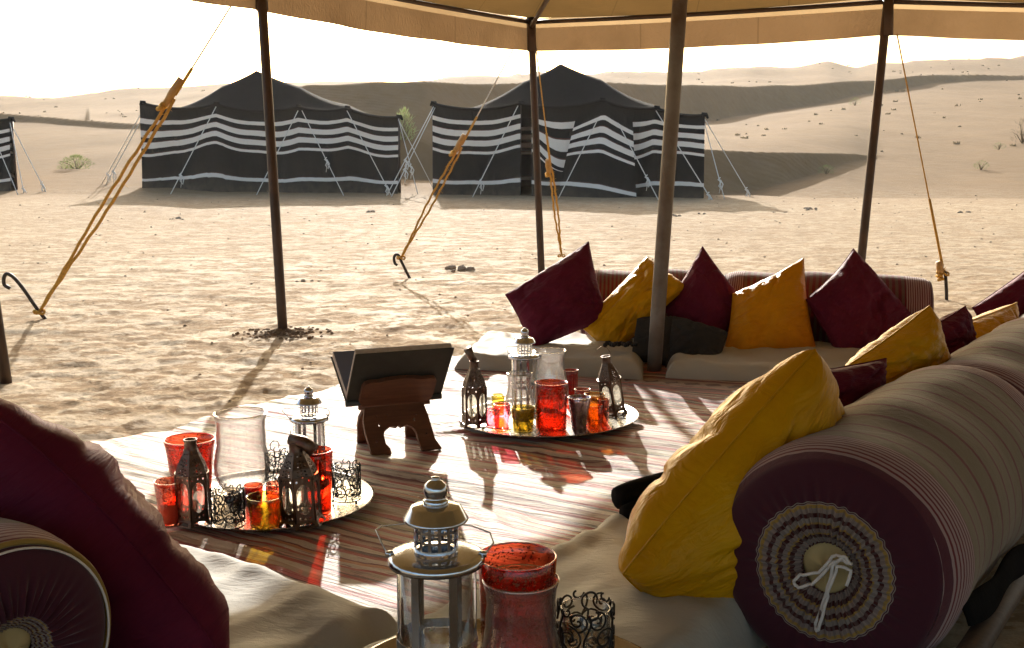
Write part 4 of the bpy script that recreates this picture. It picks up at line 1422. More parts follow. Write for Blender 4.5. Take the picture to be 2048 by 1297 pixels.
# right row
pil("big yellow silk pillow leaning on the near corner bolster", [(1420, 1242, 2.54), (1622, 870, 2.90), (1630, 700, 2.57), (1246, 1148, 2.37)], 0.33, 'yellow', 6, concave=-0.06, full=0.36, wr=0.75)
pil("dark red pillow wedged between two yellow ones on the right side", [(1590, 905, 3.00), (1738, 852, 3.16), (1772, 718, 3.24), (1596, 748, 3.10)], 0.18, 'maroon', 7)
pil("yellow silk pillow with pointed top, second yellow along the right side", [(1748, 826, 3.56), (1890, 756, 3.78), (1859, 612, 3.74), (1690, 736, 3.52)], 0.22, 'yellow', 8, concave=0.05, full=0.38)
pil("small dark red pillow tip behind the second yellow pillow on the right side", [(1852, 770, 4.10), (1938, 722, 4.32), (1931, 613, 4.30), (1848, 662, 4.12)], 0.16, 'maroon', 9)
pil("farthest yellow pillow of the right side", [(1912, 742, 4.62), (2004, 706, 4.90), (2034, 606, 4.92), (1922, 648, 4.66)], 0.18, 'yellow', 10)
pil("dark red pillow at the picture's edge behind the farthest yellow pillow", [(1990, 700, 5.25), (2150, 640, 5.40), (2085, 515, 5.52), (1945, 616, 5.34)], 0.20, 'maroon', 11)
# foreground left
pil("huge dark red pillow in the near corner, leaning over the piped bolster", [(180, 1340, 2.60), (462, 1335, 2.06), (-70, 790, 2.22), (-330, 1000, 2.75)], 0.40, 'maroon', 12, concave=-0.20, full=0.42, wr=1.25)

# charcoal blanket and black bundle
pillow("charcoal ribbed blanket folded against the pillows behind the steel pole",
       [At(1262, 716, 5.62), At(1352, 732, 5.56), At(1362, 636, 5.82), At(1274, 638, 5.80)], 0.10, MT['ribbed'], 21, concave=0.0, full=0.3, cat="blanket", name="folded_blanket", group="dark folded blankets", seam=False)
pillow("charcoal ribbed cushion lying between the steel pole and the deep yellow pillow",
       [At(1330, 738, 5.56), At(1432, 738, 5.52), At(1456, 668, 5.66), At(1346, 634, 5.80)], 0.14, MT['ribbed'], 22, concave=0.0, full=0.3, cat="cushion", name="ribbed_cushion", group="dark folded blankets", seam=False)


def black_bundle():
    c = At(1300, 1000, 3.02)
    root = thing("black_shoe", "black soft shoe tip poking out from behind the big yellow pillow", "shoe", (c.x, c.y, 0.12))
    o = root.location.copy()
    for (px, py, Y, rx, rz, dx, nm) in ((1285, 984, 3.02, 0.055, 0.032, 0.12, "toe"), (1300, 1016, 2.96, 0.055, 0.022, 0.13, "sole")):
        p = At(px, py, Y)
        path = [p + Vector((x, 0.5 * x, 0.10 * x)) - o for x in np.linspace(-0.075, 0.26, 14)]
        rr = [max(0.004, 0.040 * (1 - ((k / 13 - 0.45) / 0.56) ** 4) ** 0.5) * (0.8 if nm == "sole" else 1.0) for k in range(14)]
        mk(nm, tube(path, rr, 12), MT['black'], root)


black_bundle()


def beads():
    c = At(1240, 706, 5.56)
    b = MB(); rn = random.Random(2)
    for k in range(16):
        x = -0.075 + 0.15 * k / 15
        V, F, UVq = lathe([(0.0, -0.012), (0.009, -0.009), (0.0125, 0), (0.009, 0.009), (0.0, 0.012)], 8)
        b.add([(p[0] + x, p[1] + 0.02 * math.sin(k * 1.1), p[2] + 0.012 + 0.008 * abs(math.sin(k * 0.9))) for p in V], F, UVq)
    solo("bead_string", b, MT['wire'], "string of shiny black beads on the far mattress by the charcoal blanket", "beads", (c.x, c.y, 0.128))


beads()

# timber rail and strap beside the near bolster
ra = G(1948, 1297, 0.09); rb_ = G(2120, 1030, 0.09)
dr = (rb_ - ra); dr.normalize()
p_a = ra - dr * 0.5; p_b = ra + dr * 2.2
solo("timber_rail", tube([p_a, p_a.lerp(p_b, .3), p_a.lerp(p_b, .6), p_b], 0.030, 8), MT['rail'],
     "dark timber rail lying along the outer side of the near bolster", "rail", tuple(Vector((p_a.x, p_a.y, 0.0))), local=False)
st = MB()


def strapf(s, t):
    a = G(1920, 1225, 0.16).lerp(G(2052, 1105, 0.16), s)
    w = Vector((0.0, 0.0, -0.045)) * (t - 0.5) + Vector((0.02, -0.012, 0)) * (t - 0.5)
    return a + w + Vector((0.012 * math.sin(6 * s), -0.015, 0.008 * math.sin(9 * s + 3 * t)))


so = solo("black_strap", grid(strapf, 20, 4), MT['black'], "black fabric strap hanging over the timber rail beside the bolster", "strap", tuple(G(1960, 1200, 0.10)), local=False)
sm = so.modifiers.new("thickness", 'SOLIDIFY'); sm.thickness = 0.008

# ================================================================== TRAYS, LANTERNS, GLASSWARE


def tray(label, c, r, tilt=(0, 0, 0)):
    prof = [(0.0, 0.006), (r * 0.55, 0.006), (r * 0.90, 0.007), (r * 0.93, 0.010), (r * 0.985, 0.016), (r, 0.0175), (r * 1.004, 0.0155), (r * 0.99, 0.012), (r * 0.93, 0.004), (r * 0.6, 0.0), (0.0, 0.0)]
    return solo("metal_tray", lathe(prof, 96), MT['tray'], label, "tray", tuple(c), "round metal trays of lanterns and glasses", rot=tilt)


T1c = G(547, 1006, 0.03); T1c.z = 0.034
T2c = G(1098, 840, 0.03); T2c.z = 0.034
T3c = G(1012, 1400, 0.15); T3c.z = MH + 0.012
tray("round metal tray crowded with lanterns beside the big dark red pillow", T1c, 0.310)
tray("round metal tray of lanterns and glasses beyond the book stand", T2c, 0.362, (R(-0.6), R(-1.6), 0))
tray("round metal tray in the near foreground holding the large nickel lantern", T3c, 0.310)
Z1 = T1c.z + 0.007; Z2 = T2c.z + 0.008; Z3 = T3c.z + 0.007
GC = "glass candle cups on the trays"


def cup(label, px, pybase, z, w_px, h_px, mat, taper=0.85, name="candle_glass", group=GC, wall=0.0028, n=40, lip=0.0, cat="glass"):
    p = G(px, pybase, z)
    k = mpp(p)
    r = w_px * k / 2; h = h_px * k
    rb = r * taper
    prof = [(0.0, 0.0005), (rb * 0.9, 0.0005), (rb, 0.004)]
    for i in range(1, 9):
        q = i / 8
        prof.append((rb + (r - rb) * q + lip * r * q ** 6, 0.004 + (h - 0.004) * q))
    ro = prof[-1][0]
    prof.append((ro - wall * 0.5, h + 0.0012))
    for i in range(8, -1, -1):
        q = i / 8
        prof.append((max(0.002, rb + (r - rb) * q + lip * r * q ** 6 - wall), 0.010 + (h - 0.010) * q))
    prof.append((0.0, 0.009))
    o = solo(name, lathe(prof, n), MT[mat], label, cat, tuple(p), group)
    mk("rim", tube([((ro - wall * .5) * math.cos(a), (ro - wall * .5) * math.sin(a), h + 0.001) for a in np.linspace(0, 2 * math.pi, 41)[:-1]], max(0.0016, r * 0.026), 7, True), MT['lip_' + mat] if 'lip_' + mat in MT else MT['lip'], o)
    return o, p, r, h


def wax(label, p, r, h):
    V, F, UVs = lathe([(0, 0), (r * 0.98, 0), (r, 0.002), (r, h - 0.003), (r * 0.94, h), (r * 0.3, h - 0.002), (0, h - 0.003)], 24)
    b = MB(); b.add(V, F, UVs)
    root = thing("candle", label, "candle", (p.x, p.y, p.z + 0.0095), group="white candles")
    mk("wax", b, MT['candle'], root)
    mk("wick", tube([(0, 0, h - 0.004), (0.001, 0, h + 0.006), (0.003, 0.001, h + 0.010)], 0.0008, 5), MT['wire'], root)


def hurricane(label, px, pybase, z, w_px, h_px, waist=0.78, group="clear tulip glasses on the trays", foot=False, mat='tulip'):
    p = G(px, pybase, z); k = mpp(p)
    r = w_px * k / 2; h = h_px * k
    f = [(0.00, 0.55), (0.03, 0.66), (0.12, 0.86), (0.25, 0.985), (0.36, 1.0), (0.48, 0.95), (0.60, 0.87), (0.72, waist + 0.02), (0.82, waist), (0.92, waist + 0.03), (1.0, waist + 0.09)]
    z0 = 0.0
    root = thing("hurricane_glass", label, "glass", tuple(p), group=group)
    if foot:
        z0 = 0.020
        mk("foot", lathe([(0, 0), (r * 0.66, 0), (r * 0.66, 0.006), (r * 0.58, 0.012), (r * 0.58, 0.019), (0, 0.0195)], 32), MT['tray'], root)
    prof = [(0, z0 + 0.001)] + [(r * b, z0 + h * a + 0.001) for a, b in f]
    prof += [(r * f[-1][1] - 0.0012, z0 + h + 0.0025)] + [(r * b - 0.0026, z0 + h * a + 0.004) for a, b in reversed(f[1:])] + [(0, z0 + 0.006)]
    mk("bowl", lathe(prof, 56), MT[mat], root)
    rl = r * f[-1][1] - 0.0012
    mk("rim", tube([(rl * math.cos(a), rl * math.sin(a), z0 + h + 0.001) for a in np.linspace(0, 2 * math.pi, 57)[:-1]], max(0.0016, r * 0.024), 7, True), MT['lip'], root)
    return root


def nickel_lantern(label, px, pybase, z, total_px, rotz=0.0, candle=False):
    p = G(px, pybase, z); k = mpp(p)
    S = total_px * k / 0.39
    root = thing("nickel_lantern", label, "lantern", tuple(p), (0, 0, rotz), "nickel hurricane lanterns")
    root.scale = (S, S, S)
    mk("base", lathe([(0, 0), (0.070, 0), (0.072, 0.004), (0.068, 0.012), (0.064, 0.016), (0.058, 0.018), (0, 0.018)], 48), MT['silver'], root)
    mk("glass_cylinder", lathe([(0.0575, 0.018), (0.0575, 0.262), (0.0555, 0.262), (0.0555, 0.018)], 48), MT['clear'], root)
    for a in (R(-62), R(-118), R(10), R(170), R(60), R(120)):
        c, s = math.cos(a), math.sin(a)
        V = []
        for zz in (0.012, 0.265):
            for rr in (0.0600, 0.0618):
                for w in (-0.0065, 0.0065):
                    V.append((rr * c - w * s, rr * s + w * c, zz))
        F = [(0, 1, 3, 2), (4, 6, 7, 5), (0, 4, 5, 1), (2, 3, 7, 6), (0, 2, 6, 4), (1, 5, 7, 3)]
        mk("strip", (V, F, [(0, 0)] * 8), MT['silver'], root, False)
    mk("ring_band", lathe([(0.0622, 0.120), (0.0636, 0.120), (0.0636, 0.136), (0.0622, 0.136), (0.0622, 0.120)], 56), MT['silver'], root, False)
    mk("shoulder_plate", lathe([(0.030, 0.2725), (0.050, 0.2715), (0.068, 0.2690), (0.0735, 0.2660), (0.0755, 0.260), (0.0745, 0.2545), (0.062, 0.254), (0.030, 0.258)], 56), MT['silver'], root)
    # pierced vent cage
    cg = MB()
    nb = 14
    for i in range(nb):
        a = 2 * math.pi * i / nb
        c, s = math.cos(a), math.sin(a)
        V = []
        for zz in (0.276, 0.326):
            for rr in (0.0328, 0.0342):
                for w in (-0.0026, 0.0026):
                    V.append((rr * c - w * s, rr * s + w * c, zz))
        cg.add(V, [(0, 1, 3, 2), (4, 6, 7, 5), (0, 4, 5, 1), (2, 3, 7, 6), (0, 2, 6, 4), (1, 5, 7, 3)])
    for z0, z1 in ((0.276, 0.281), (0.292, 0.2955), (0.3075, 0.311), (0.320, 0.328)):
        cg.add(*lathe([(0.0326, z0), (0.0344, z0), (0.0344, z1), (0.0326, z1), (0.0326, z0)], 42))
    mk("vent_cage", cg, MT['silver'], root, False)
    mk("hat", lathe([(0.0, 0.3480), (0.020, 0.3475), (0.036, 0.3450), (0.0395, 0.3425), (0.0485, 0.3270), (0.0505, 0.3245), (0.0490, 0.322), (0.032, 0.3235), (0.0, 0.324)], 48), MT['silver'], root)
    fn_ = mk("finial", lathe([(0.0185, 0.346), (0.0190, 0.354), (0.0185, 0.3545), (0.0165, 0.356), (0.0150, 0.359), (0.0185, 0.366), (0.0188, 0.371), (0.0165, 0.379), (0.0095, 0.3845), (0.0055, 0.386), (0.0070, 0.3885), (0.0060, 0.3905), (0.0, 0.391)], 32), MT['silver'], root)
    mk("collar_grooves", lathe([(0.0192, 0.3475), (0.0196, 0.3485), (0.0192, 0.3495), (0.0196, 0.3510), (0.0192, 0.3520)], 32), MT['silver'], fn_)
    # bail handle lying back on the shoulder
    bp = [(-0.0745, 0.0, 0.266), (-0.086, 0.020, 0.278), (-0.098, 0.045, 0.290), (-0.090, 0.060, 0.292), (-0.05, 0.078, 0.290), (0.0, 0.084, 0.288), (0.05, 0.078, 0.286), (0.082, 0.055, 0.282), (0.088, 0.030, 0.274), (0.0745, 0.0, 0.266)]
    mk("bail_handle", tube(bp, 0.0015, 7), MT['silver'], root)
    for sx in (-1, 1):
        mk("handle_pivot", tube([(sx * 0.066, 0, 0.268), (sx * 0.078, 0, 0.267)], 0.005, 10), MT['silver'], root)
    if candle:
        mk("candle_cup", lathe([(0, 0.018), (0.026, 0.018), (0.026, 0.062), (0.022, 0.063), (0, 0.060)], 28), MT['candle'], root)
    return root


def arch(n=7, x0=0.20, x1=0.80, y0=0.10, y1=0.80, lower=True):
    mid = (x0 + x1) / 2
    pts = []
    pts += [(mid, y0), ((mid + x1) / 2 + 0.05, y0 + 0.05), (x1, y0 + 0.14)]
    for i in range(n + 1):
        q = i / n
        pts.append((x1 - (x1 - mid) * q ** 1.7, y1 - 0.20 + 0.20 * math.sin(q * math.pi / 2) if q < 1 else y1))
    for i in range(n - 1, -1, -1):
        q = i / n
        pts.append((x0 + (mid - x0) * q ** 1.7, y1 - 0.20 + 0.20 * math.sin(q * math.pi / 2)))
    pts += [(x0, y0 + 0.14), ((mid + x0) / 2 - 0.05, y0 + 0.05)]
    return pts


def pierced_lantern(label, px, pybase, z, w_px, h_px, rotz=0.0, cap='open', lean=(0, 0), metal='bronze'):
    p = G(px, pybase, z); k = mpp(p)
    Rr = w_px * k / 2 / 0.95; H = h_px * k
    root = thing("pierced_lantern", label, "lantern", tuple(p), (lean[0], lean[1], rotz), "six-sided pierced metal lanterns")
    m = MT[metal]

    def hexp(r, zz, i):
        a = R(60 * i + 30)
        return Vector((r * math.cos(a), r * math.sin(a), zz))
    # flared foot with six legs
    ft = MB()
    for i in range(6):
        a0, a1 = hexp(Rr * 1.0, 0.085 * H, i), hexp(Rr * 1.0, 0.085 * H, i + 1)
        b0, b1 = hexp(Rr * 1.24, 0.002, i), hexp(Rr * 1.24, 0.002, i + 1)
        hole = [(0.14, 0.12), (0.86, 0.12), (0.80, 0.62), (0.5, 0.72), (0.2, 0.62)]
        ft.add(*plate((b0, b1, a1, a0), [(0, 0), (1, 0), (1, 1), (0, 1)], [hole], 0.0025))
    mk("foot", ft, m, root, False)
    mk("floor_plate", lathe([(0, 0.080 * H), (Rr * 0.92, 0.080 * H), (Rr * 0.92, 0.088 * H), (0, 0.088 * H)], 12), m, root, False)
    for i in range(6):
        c = (hexp(Rr, 0.085 * H, i), hexp(Rr, 0.085 * H, i + 1), hexp(Rr, 0.60 * H, i + 1), hexp(Rr, 0.60 * H, i))
        holes = [arch(6, 0.13, 0.87, 0.15, 0.85)]
        holes += [circ(0.18, 0.925, 0.06, 0.03, 6), circ(0.82, 0.925, 0.06, 0.03, 6), circ(0.5, 0.93, 0.04, 0.025, 6), circ(0.25, 0.08, 0.06, 0.03, 6), circ(0.5, 0.06, 0.06, 0.025, 6), circ(0.75, 0.08, 0.06, 0.03, 6)]
        pn = mk("side_panel", plate(c, [(0, 0), (1, 0), (1, 1), (0, 1)], holes, 0.0022), m, root, False)
        q = 0.965
        cc = [Vector((v.x * q, v.y * q, v.z)) for v in c]
        mk("pane", plate(cc, [(0.06, 0.12), (0.94, 0.12), (0.94, 0.88), (0.06, 0.88)], [], 0.001), MT['pane'], pn, False)
        mk("corner_post", tube([hexp(Rr * 1.01, 0.05 * H, i), hexp(Rr * 1.01, 0.61 * H, i)], 0.0028, 6), m, root)
    mk("waist_band", lathe([(Rr * 0.93, 0.598 * H), (Rr * 1.00, 0.600 * H), (Rr * 1.00, 0.612 * H), (Rr * 0.93, 0.614 * H)], 6 * 4), m, root, False)
    dm = MB()
    levels = [(0.605, 1.0), (0.70, 0.86), (0.80, 0.60), (0.88, 0.42)]
    for i in range(6):
        for (za, ra), (zb, rb) in zip(levels[:-1], levels[1:]):
            c = (hexp(Rr * ra, za * H, i), hexp(Rr * ra, za * H, i + 1), hexp(Rr * rb, zb * H, i + 1), hexp(Rr * rb, zb * H, i))
            holes = [circ(x, y, 0.085, 0.11, 6) for x, y in ((0.5, 0.5), (0.28, 0.30), (0.72, 0.30), (0.30, 0.72), (0.70, 0.72), (0.5, 0.17), (0.5, 0.84))]
            if rb < 0.5: holes = [circ(x, 0.5, 0.10, 0.12, 6) for x in (0.32, 0.68)]
            dm.add(*plate(c, [(0, 0), (1, 0), (1, 1), (0, 1)], holes, 0.002))
    mk("pierced_dome", dm, m, root, False)
    nk = lathe([(Rr * 0.40, 0.872 * H), (Rr * 0.36, 0.90 * H), (Rr * 0.35, 0.96 * H), (Rr * 0.40, 0.985 * H), (Rr * 0.40, 1.0 * H), (Rr * 0.35, 1.0 * H), (Rr * 0.31, 0.96 * H), (Rr * 0.32, 0.88 * H)], 20)
    neck = mk("neck", nk, m, root)
    if cap == 'tube':
        mk("hinged_cap", tube([(0.0, 0, 1.0 * H), (-Rr * 0.22, 0, 1.06 * H), (-Rr * 0.62, -0.01, 1.20 * H)], [Rr * 0.30, Rr * 0.30, Rr * 0.36], 14), m, root)
    if cap == 'lid':
        lid = mk("hinged_cap", tube([(-Rr * 0.30, 0, 1.03 * H), (Rr * 0.45, -0.005, 0.985 * H), (Rr * 0.98, -0.01, 0.895 * H)], [Rr * 0.30, Rr * 0.34, Rr * 0.36], 14), m, root)
        lid.scale = (1, 1, 1)
        mk("wire_loop", tube([(-Rr * .2, 0, 1.04 * H), (-Rr * .22, 0, 1.13 * H)], 0.0012, 5), m, root)
    if cap == 'hoop':
        mk("wire_loop", tube([(Rr * 0.35, 0, 0.99 * H), (Rr * 0.40, 0, 1.06 * H), (Rr * 0.18, 0, 1.14 * H), (-Rr * 0.25, 0, 1.17 * H), (-Rr * 0.7, 0, 1.13 * H)], 0.0013, 6), m, root)
    return root


def scroll_holder(label, px, pybase, z, w_px, h_px, seed, inner='clear', tall=1.0, hook=False, milky=False):
    p = G(px, pybase, z); k = mpp(p)
    Rr = w_px * k / 2; H = h_px * k
    root = thing("scroll_holder", label, "candle holder", tuple(p), group="black wire scroll candle holders")
    rn = random.Random(seed)
    wr = MB()
    rw = max(0.0013, Rr * 0.042)

    def onc(x, zz, r=Rr):
        a = x / r
        return Vector((r * math.sin(a), -r * math.cos(a), zz))
    circ_len = 2 * math.pi * Rr
    foot = 0.09 * H
    ncol = 6
    for cix in range(ncol):
        x0 = circ_len * cix / ncol
        cw = circ_len / ncol
        # S-scrolls stacked in each column
        for (cy, rad, flip, turn) in ((0.30, 0.17, 1, 1.5), (0.56, 0.20, -1, 1.6), (0.84, 0.15, 1, 1.5), (0.20, 0.09, -1, 1.2)):
            cx = x0 + cw * (0.5 + 0.16 * flip * (1 if cix % 2 else -1))
            fl = flip * (1 if cix % 2 else -1)
            path = []
            for q in range(25):
                t = q / 24
                rr = rad * H * (1 - t) ** 0.8 * 0.95 + 0.006 * H
                a = -math.pi / 2 * fl + fl * t * turn * 2 * math.pi
                path.append(onc(cx + rr * math.cos(a), foot + (H - foot) * cy + rr * math.sin(a) * 0.95))
            wr.add(*tube(path, rw, 5))
        # waving vine
        path = [onc(x0 + cw * (0.12 * math.sin(t * 9 + cix)), foot + (H * 0.96 - foot) * t) for t in np.linspace(0, 1, 16)]
        wr.add(*tube(path, rw, 5))
        # curled top
        path = []
        for q in range(14):
            t = q / 13
            rr = 0.10 * H * (1 - t * 0.75)
            a = math.pi + t * 4.3
            path.append(onc(x0 + cw * 0.25 + rr * math.cos(a), H * 0.97 + rr * math.sin(a) * (1 if a < 3.2 else 1)))
        wr.add(*tube(path, rw, 5))
    ring = [onc(circ_len * q / 40, foot) for q in range(40)]
    wr.add(*tube(ring, rw * 1.1, 5, True))
    mk("wire_scrolls", wr, MT['wire'], root)
    for q in range(3):
        a = circ_len * (q + 0.4) / 3
        mk("ball_foot", tube([onc(a, foot), onc(a, foot * 0.5), onc(a, 0.0015)], [rw * 1.5, rw * 2.2, rw * 1.6], 7), MT['wire'], root)
    if hook:
        path = [onc(Rr * 0.1 + 0.012 * math.cos(a) * (1 + a * .1), H * 1.16 + 0.016 * math.sin(a)) for a in np.linspace(-0.4, 4.0, 16)]
        path = path + [onc(Rr * 0.02, H * 1.05), onc(Rr * 0.0, H * 0.9)]
        mk("curled_hook", tube(path, rw, 6), MT['wire'], root)
    r2_ = Rr * 0.88; h2 = H * 0.90
    prof = [(0, foot + 0.001), (r2_ * 0.95, foot + 0.001), (r2_, foot + 0.006), (r2_, h2), (r2_ - 0.001, h2 + 0.001), (r2_ - 0.0025, h2), (r2_ - 0.0025, foot + 0.008), (0, foot + 0.006)]
    mk("glass_cup", lathe(prof, 40), MT[inner], root)
    mk("rim", tube([((r2_ - .001) * math.cos(a), (r2_ - .001) * math.sin(a), h2 + 0.001) for a in np.linspace(0, 2 * math.pi, 41)[:-1]], max(0.0014, r2_ * 0.022), 7, True), MT['lip'], root)
    return root


# ---- tray beside the big dark red pillow
wx = cup("coral red candle glass with frosted foot, nearest the dark red pillow", 343, 1050, Z1, 60, 90, 'coral', 0.74)
wax("pale wax candle inside the coral glass by the dark red pillow", wx[1], wx[2] * 0.66, wx[3] * 0.42)
cup("tall red glass behind the upright pierced lantern on the crowded tray", 384, 988, Z1, 94, 112, 'redg', 0.80, lip=0.06)
pierced_lantern("upright pierced lantern with open neck on the crowded tray", 388, 1046, Z1, 64, 172, R(8), 'open')
scroll_holder("squat black scroll holder with milky glass on the crowded tray", 457, 1056, Z1, 66, 82, 5, 'milky')
hurricane("large clear tulip glass standing tall on the crowded tray", 487, 996, Z1, 110, 160, 0.86, foot=True)
cup("small dark red cup behind the olive glass", 508, 1012, Z1, 40, 42, 'redr', 0.8)
cup("olive yellow tumbler at the front of the crowded tray", 532, 1057, Z1, 70, 66, 'olive', 0.86, lip=0.05)
cup("small coral cup with dotted band tucked behind the olive tumbler", 553, 1022, Z1, 42, 56, 'coral', 0.8)
scroll_holder("tall black scroll holder half hidden between tulip glass and capped lantern", 556, 990, Z1, 46, 92, 9, 'clear', hook=True)
pierced_lantern("pierced lantern with tilted cap on the crowded tray", 605, 1048, Z1, 74, 170, R(-6), 'lid', (0, R(-3)))
cup("tall red ribbed glass right of the capped lantern", 634, 1026, Z1, 68, 128, 'redg', 0.84)
scroll_holder("black scroll holder with clear glass alone at the tray's right rim", 694, 1004, Z1, 56, 80, 14, 'clear')
nickel_lantern("small nickel lantern at the back of the crowded tray, before the open sand", 622, 966, Z1, 197, R(20))

# ---- tray beyond the book stand
pierced_lantern("tan pierced lantern with raised tube cap at the left rim of the far tray", 949, 852, Z2, 46, 132, R(20), 'tube')
cup("small bright yellow cup behind the pink embossed cup", 996, 830, Z2, 27, 40, 'yellg', 0.85)
cup("magenta cup beside the foot of the tan pierced lantern", 985, 856, Z2, 30, 38, 'pinkg', 0.86)
cup("pink embossed cup in front of the small yellow cup", 1004, 862, Z2, 35, 54, 'pinkg', 0.80)
cup("olive green tumbler between pink cup and big red glass", 1046, 864, Z2, 48, 50, 'olive', 0.82)
hurricane("small clear tulip glass behind the olive green tumbler", 1039, 838, Z2, 58, 92, 0.80)
nickel_lantern("nickel lantern at the back of the far tray, before the cream mattress", 1049, 826, Z2, 172, R(-15))
hurricane("big clear tulip glass behind the big red glass on the far tray", 1098, 822, Z2, 78, 122, 0.76)
cup("big red glass at the centre of the far tray", 1102, 862, Z2, 66, 98, 'redg', 0.92)
cup("narrow red glass at the back of the far tray", 1141, 806, Z2, 30, 66, 'redr', 0.9)
cup("dim brown-red cup behind the silver speckled cup", 1164, 832, Z2, 32, 54, 'brickg', 0.85)
cup("silver speckled mercury glass cup on the far tray", 1158, 858, Z2, 46, 64, 'mercury', 0.64)
cup("amber cup at the back beside the leaning lantern", 1189, 844, Z2, 42, 56, 'amber', 0.82)
cup("low amber tumbler at the front of the far tray", 1188, 854, Z2, 34, 44, 'amber', 0.84)
cup("brick red ribbed cup next to the low amber tumbler", 1206, 850, Z2, 24, 52, 'brickg', 0.88)
pierced_lantern("dark pierced lantern leaning at the right rim of the far tray", 1228, 826, Z2, 46, 118, R(0), 'hoop', (R(3), R(-9)))

# ---- foreground tray
nickel_lantern("large nickel lantern with glass cylinder in the near foreground", 876, 1432, Z3, 494, R(0), True)
cup("large red glass with scrollwork rim in the near foreground", 1034, 1374, Z3, 152, 272, 'redg', 0.90, lip=0.03)
hurricane("clear tulip glass in front of the large red foreground glass", 1041, 1388, Z3, 162, 240, 0.85)
scroll_holder("black scroll holder with curled hook in the near foreground", 1170, 1345, Z3, 112, 150, 31, 'clear', hook=True)

# ================================================================== BOOK STAND AND BOOK


def book_stand():
    c = G(790, 890, 0.03)
    phi = R(22)
    root = thing("folding_book_stand", "carved dark wooden folding stand holding the open book", "book stand", (c.x, c.y, 0.026), (0, 0, phi))
    zh = 0.160
    w = 0.128
    AL = {-1: R(38), 1: R(60)}       # lean of the near and far upper arms
    be = R(33)       # spread of the legs
    Lleg = zh / math.cos(be)
    Larm = 0.150

    def arm(sg, fwd):
        ca, sa = math.cos(AL[sg]), math.sin(AL[sg])
        c00 = Vector((-w * 1.08, 0, zh)); c10 = Vector((w * 1.08, 0, zh))
        up = Vector((0, sg * sa, ca)) * Larm
        outer = [(0.04, 0), (0.96, 0), (0.95, 0.10), (1.0, 0.22), (1.0, 0.80), (0.97, 0.90), (0.90, 0.93), (0.80, 0.92), (0.68, 0.97), (0.5, 1.0), (0.32, 0.97), (0.2, 0.92), (0.10, 0.93), (0.03, 0.88), (0.0, 0.76), (0.0, 0.22), (0.05, 0.10)]
        o_ = mk("upper_arm", plate((c00, c10, c10 + up, c00 + up), outer, [], 0.017), MT['wood'], root, False)
        return o_

    def legs(sg):
        cb, sb = math.cos(be), math.sin(be)
        dn = Vector((0, sg * sb, -cb)) * Lleg
        c00 = Vector((-w, 0, zh)); c10 = Vector((w, 0, zh))
        outer = [(0.06, 0), (0.94, 0), (0.93, 0.10), (0.96, 0.30), (0.98, 0.55), (1.0, 0.80), (1.07, 1.0), (0.78, 1.0), (0.75, 0.80), (0.74, 0.62), (0.70, 0.52), (0.62, 0.46), (0.53, 0.49), (0.5, 0.45), (0.47, 0.49), (0.38, 0.46), (0.30, 0.52), (0.26, 0.62), (0.27, 0.80), (0.32, 0.90), (0.33, 1.0), (0.04, 1.0), (0.03, 0.80), (0.0, 0.55), (0.0, 0.30), (0.04, 0.10)]
        holes = [circ(0.20, 0.24, 0.013, 0.016, 6), circ(0.36, 0.23, 0.014, 0.018, 6), circ(0.78, 0.28, 0.013, 0.014, 6), circ(0.22, 0.41, 0.016, 0.045, 6), circ(0.74, 0.37, 0.016, 0.035, 6), circ(0.14, 0.74, 0.016, 0.028, 6), circ(0.88, 0.68, 0.014, 0.022, 6)]
        mk("leg_board", plate((c00 + dn, c10 + dn, c10, c00), [(x, 1 - y) for x, y in outer], [[(x, 1 - y) for x, y in h] for h in holes], 0.017), MT['wood'], root, False)
    arm(-1, True); arm(1, False); legs(-1); legs(1)
    mk("hinge_knuckle", tube([(-w * 1.05, 0, zh), (w * 1.05, 0, zh)], 0.013, 10), MT['wood'], root)
    # the open book
    bk_ = thing("open_book", "large open book with dark cover lying on the folding stand", "book", (c.x, c.y, 0.026 + zh), (0, 0, phi))
    bw = 0.182; bl = 0.262; th = 0.026
    for sg in (-1, 1):
        ca, sa = math.cos(AL[sg]), math.sin(AL[sg])
        up = Vector((0, sg * sa, ca)); nrm = Vector((0, -sg * ca, sa))      # nrm points to the reading side
        off = 0.012

        def slab(n0, n1, x, s0, s1, r=0.0):
            b = MB()
            V = []
            for a in (n0, n1):
                for (xx, ss) in ((-x, s0), (x, s0), (x, s1), (-x, s1)):
                    V.append(Vector((xx, 0, 0)) + up * ss + nrm * a)
            b.add(V, [(0, 1, 2, 3), (7, 6, 5, 4), (0, 4, 5, 1), (1, 5, 6, 2), (2, 6, 7, 3), (3, 7, 4, 0)])
            return b
        cv = fixn(mk("cover", slab(off, off + 0.004, bw, 0.012, 0.012 + bl), MT['cover'], bk_, False))
        pg = fixn(mk("page_block", slab(off + 0.0045, off + 0.0045 + th, bw - 0.005, 0.020, bl + 0.006), MT['pages'], bk_, False))
        fixn(mk("open_page", slab(off + 0.005 + th, off + 0.006 + th, bw - 0.006, 0.022, bl + 0.004), MT['inner'], pg, False))
        for ob in (cv, pg):
            bv = ob.modifiers.new("edge", 'BEVEL'); bv.width = 0.0025; bv.segments = 2
    mk("spine", tube([(-bw, 0, 0.015), (bw, 0, 0.015)], 0.012, 10), MT['cover'], bk_)


book_stand()

# ================================================================== PLANTS, STONES, CLODS


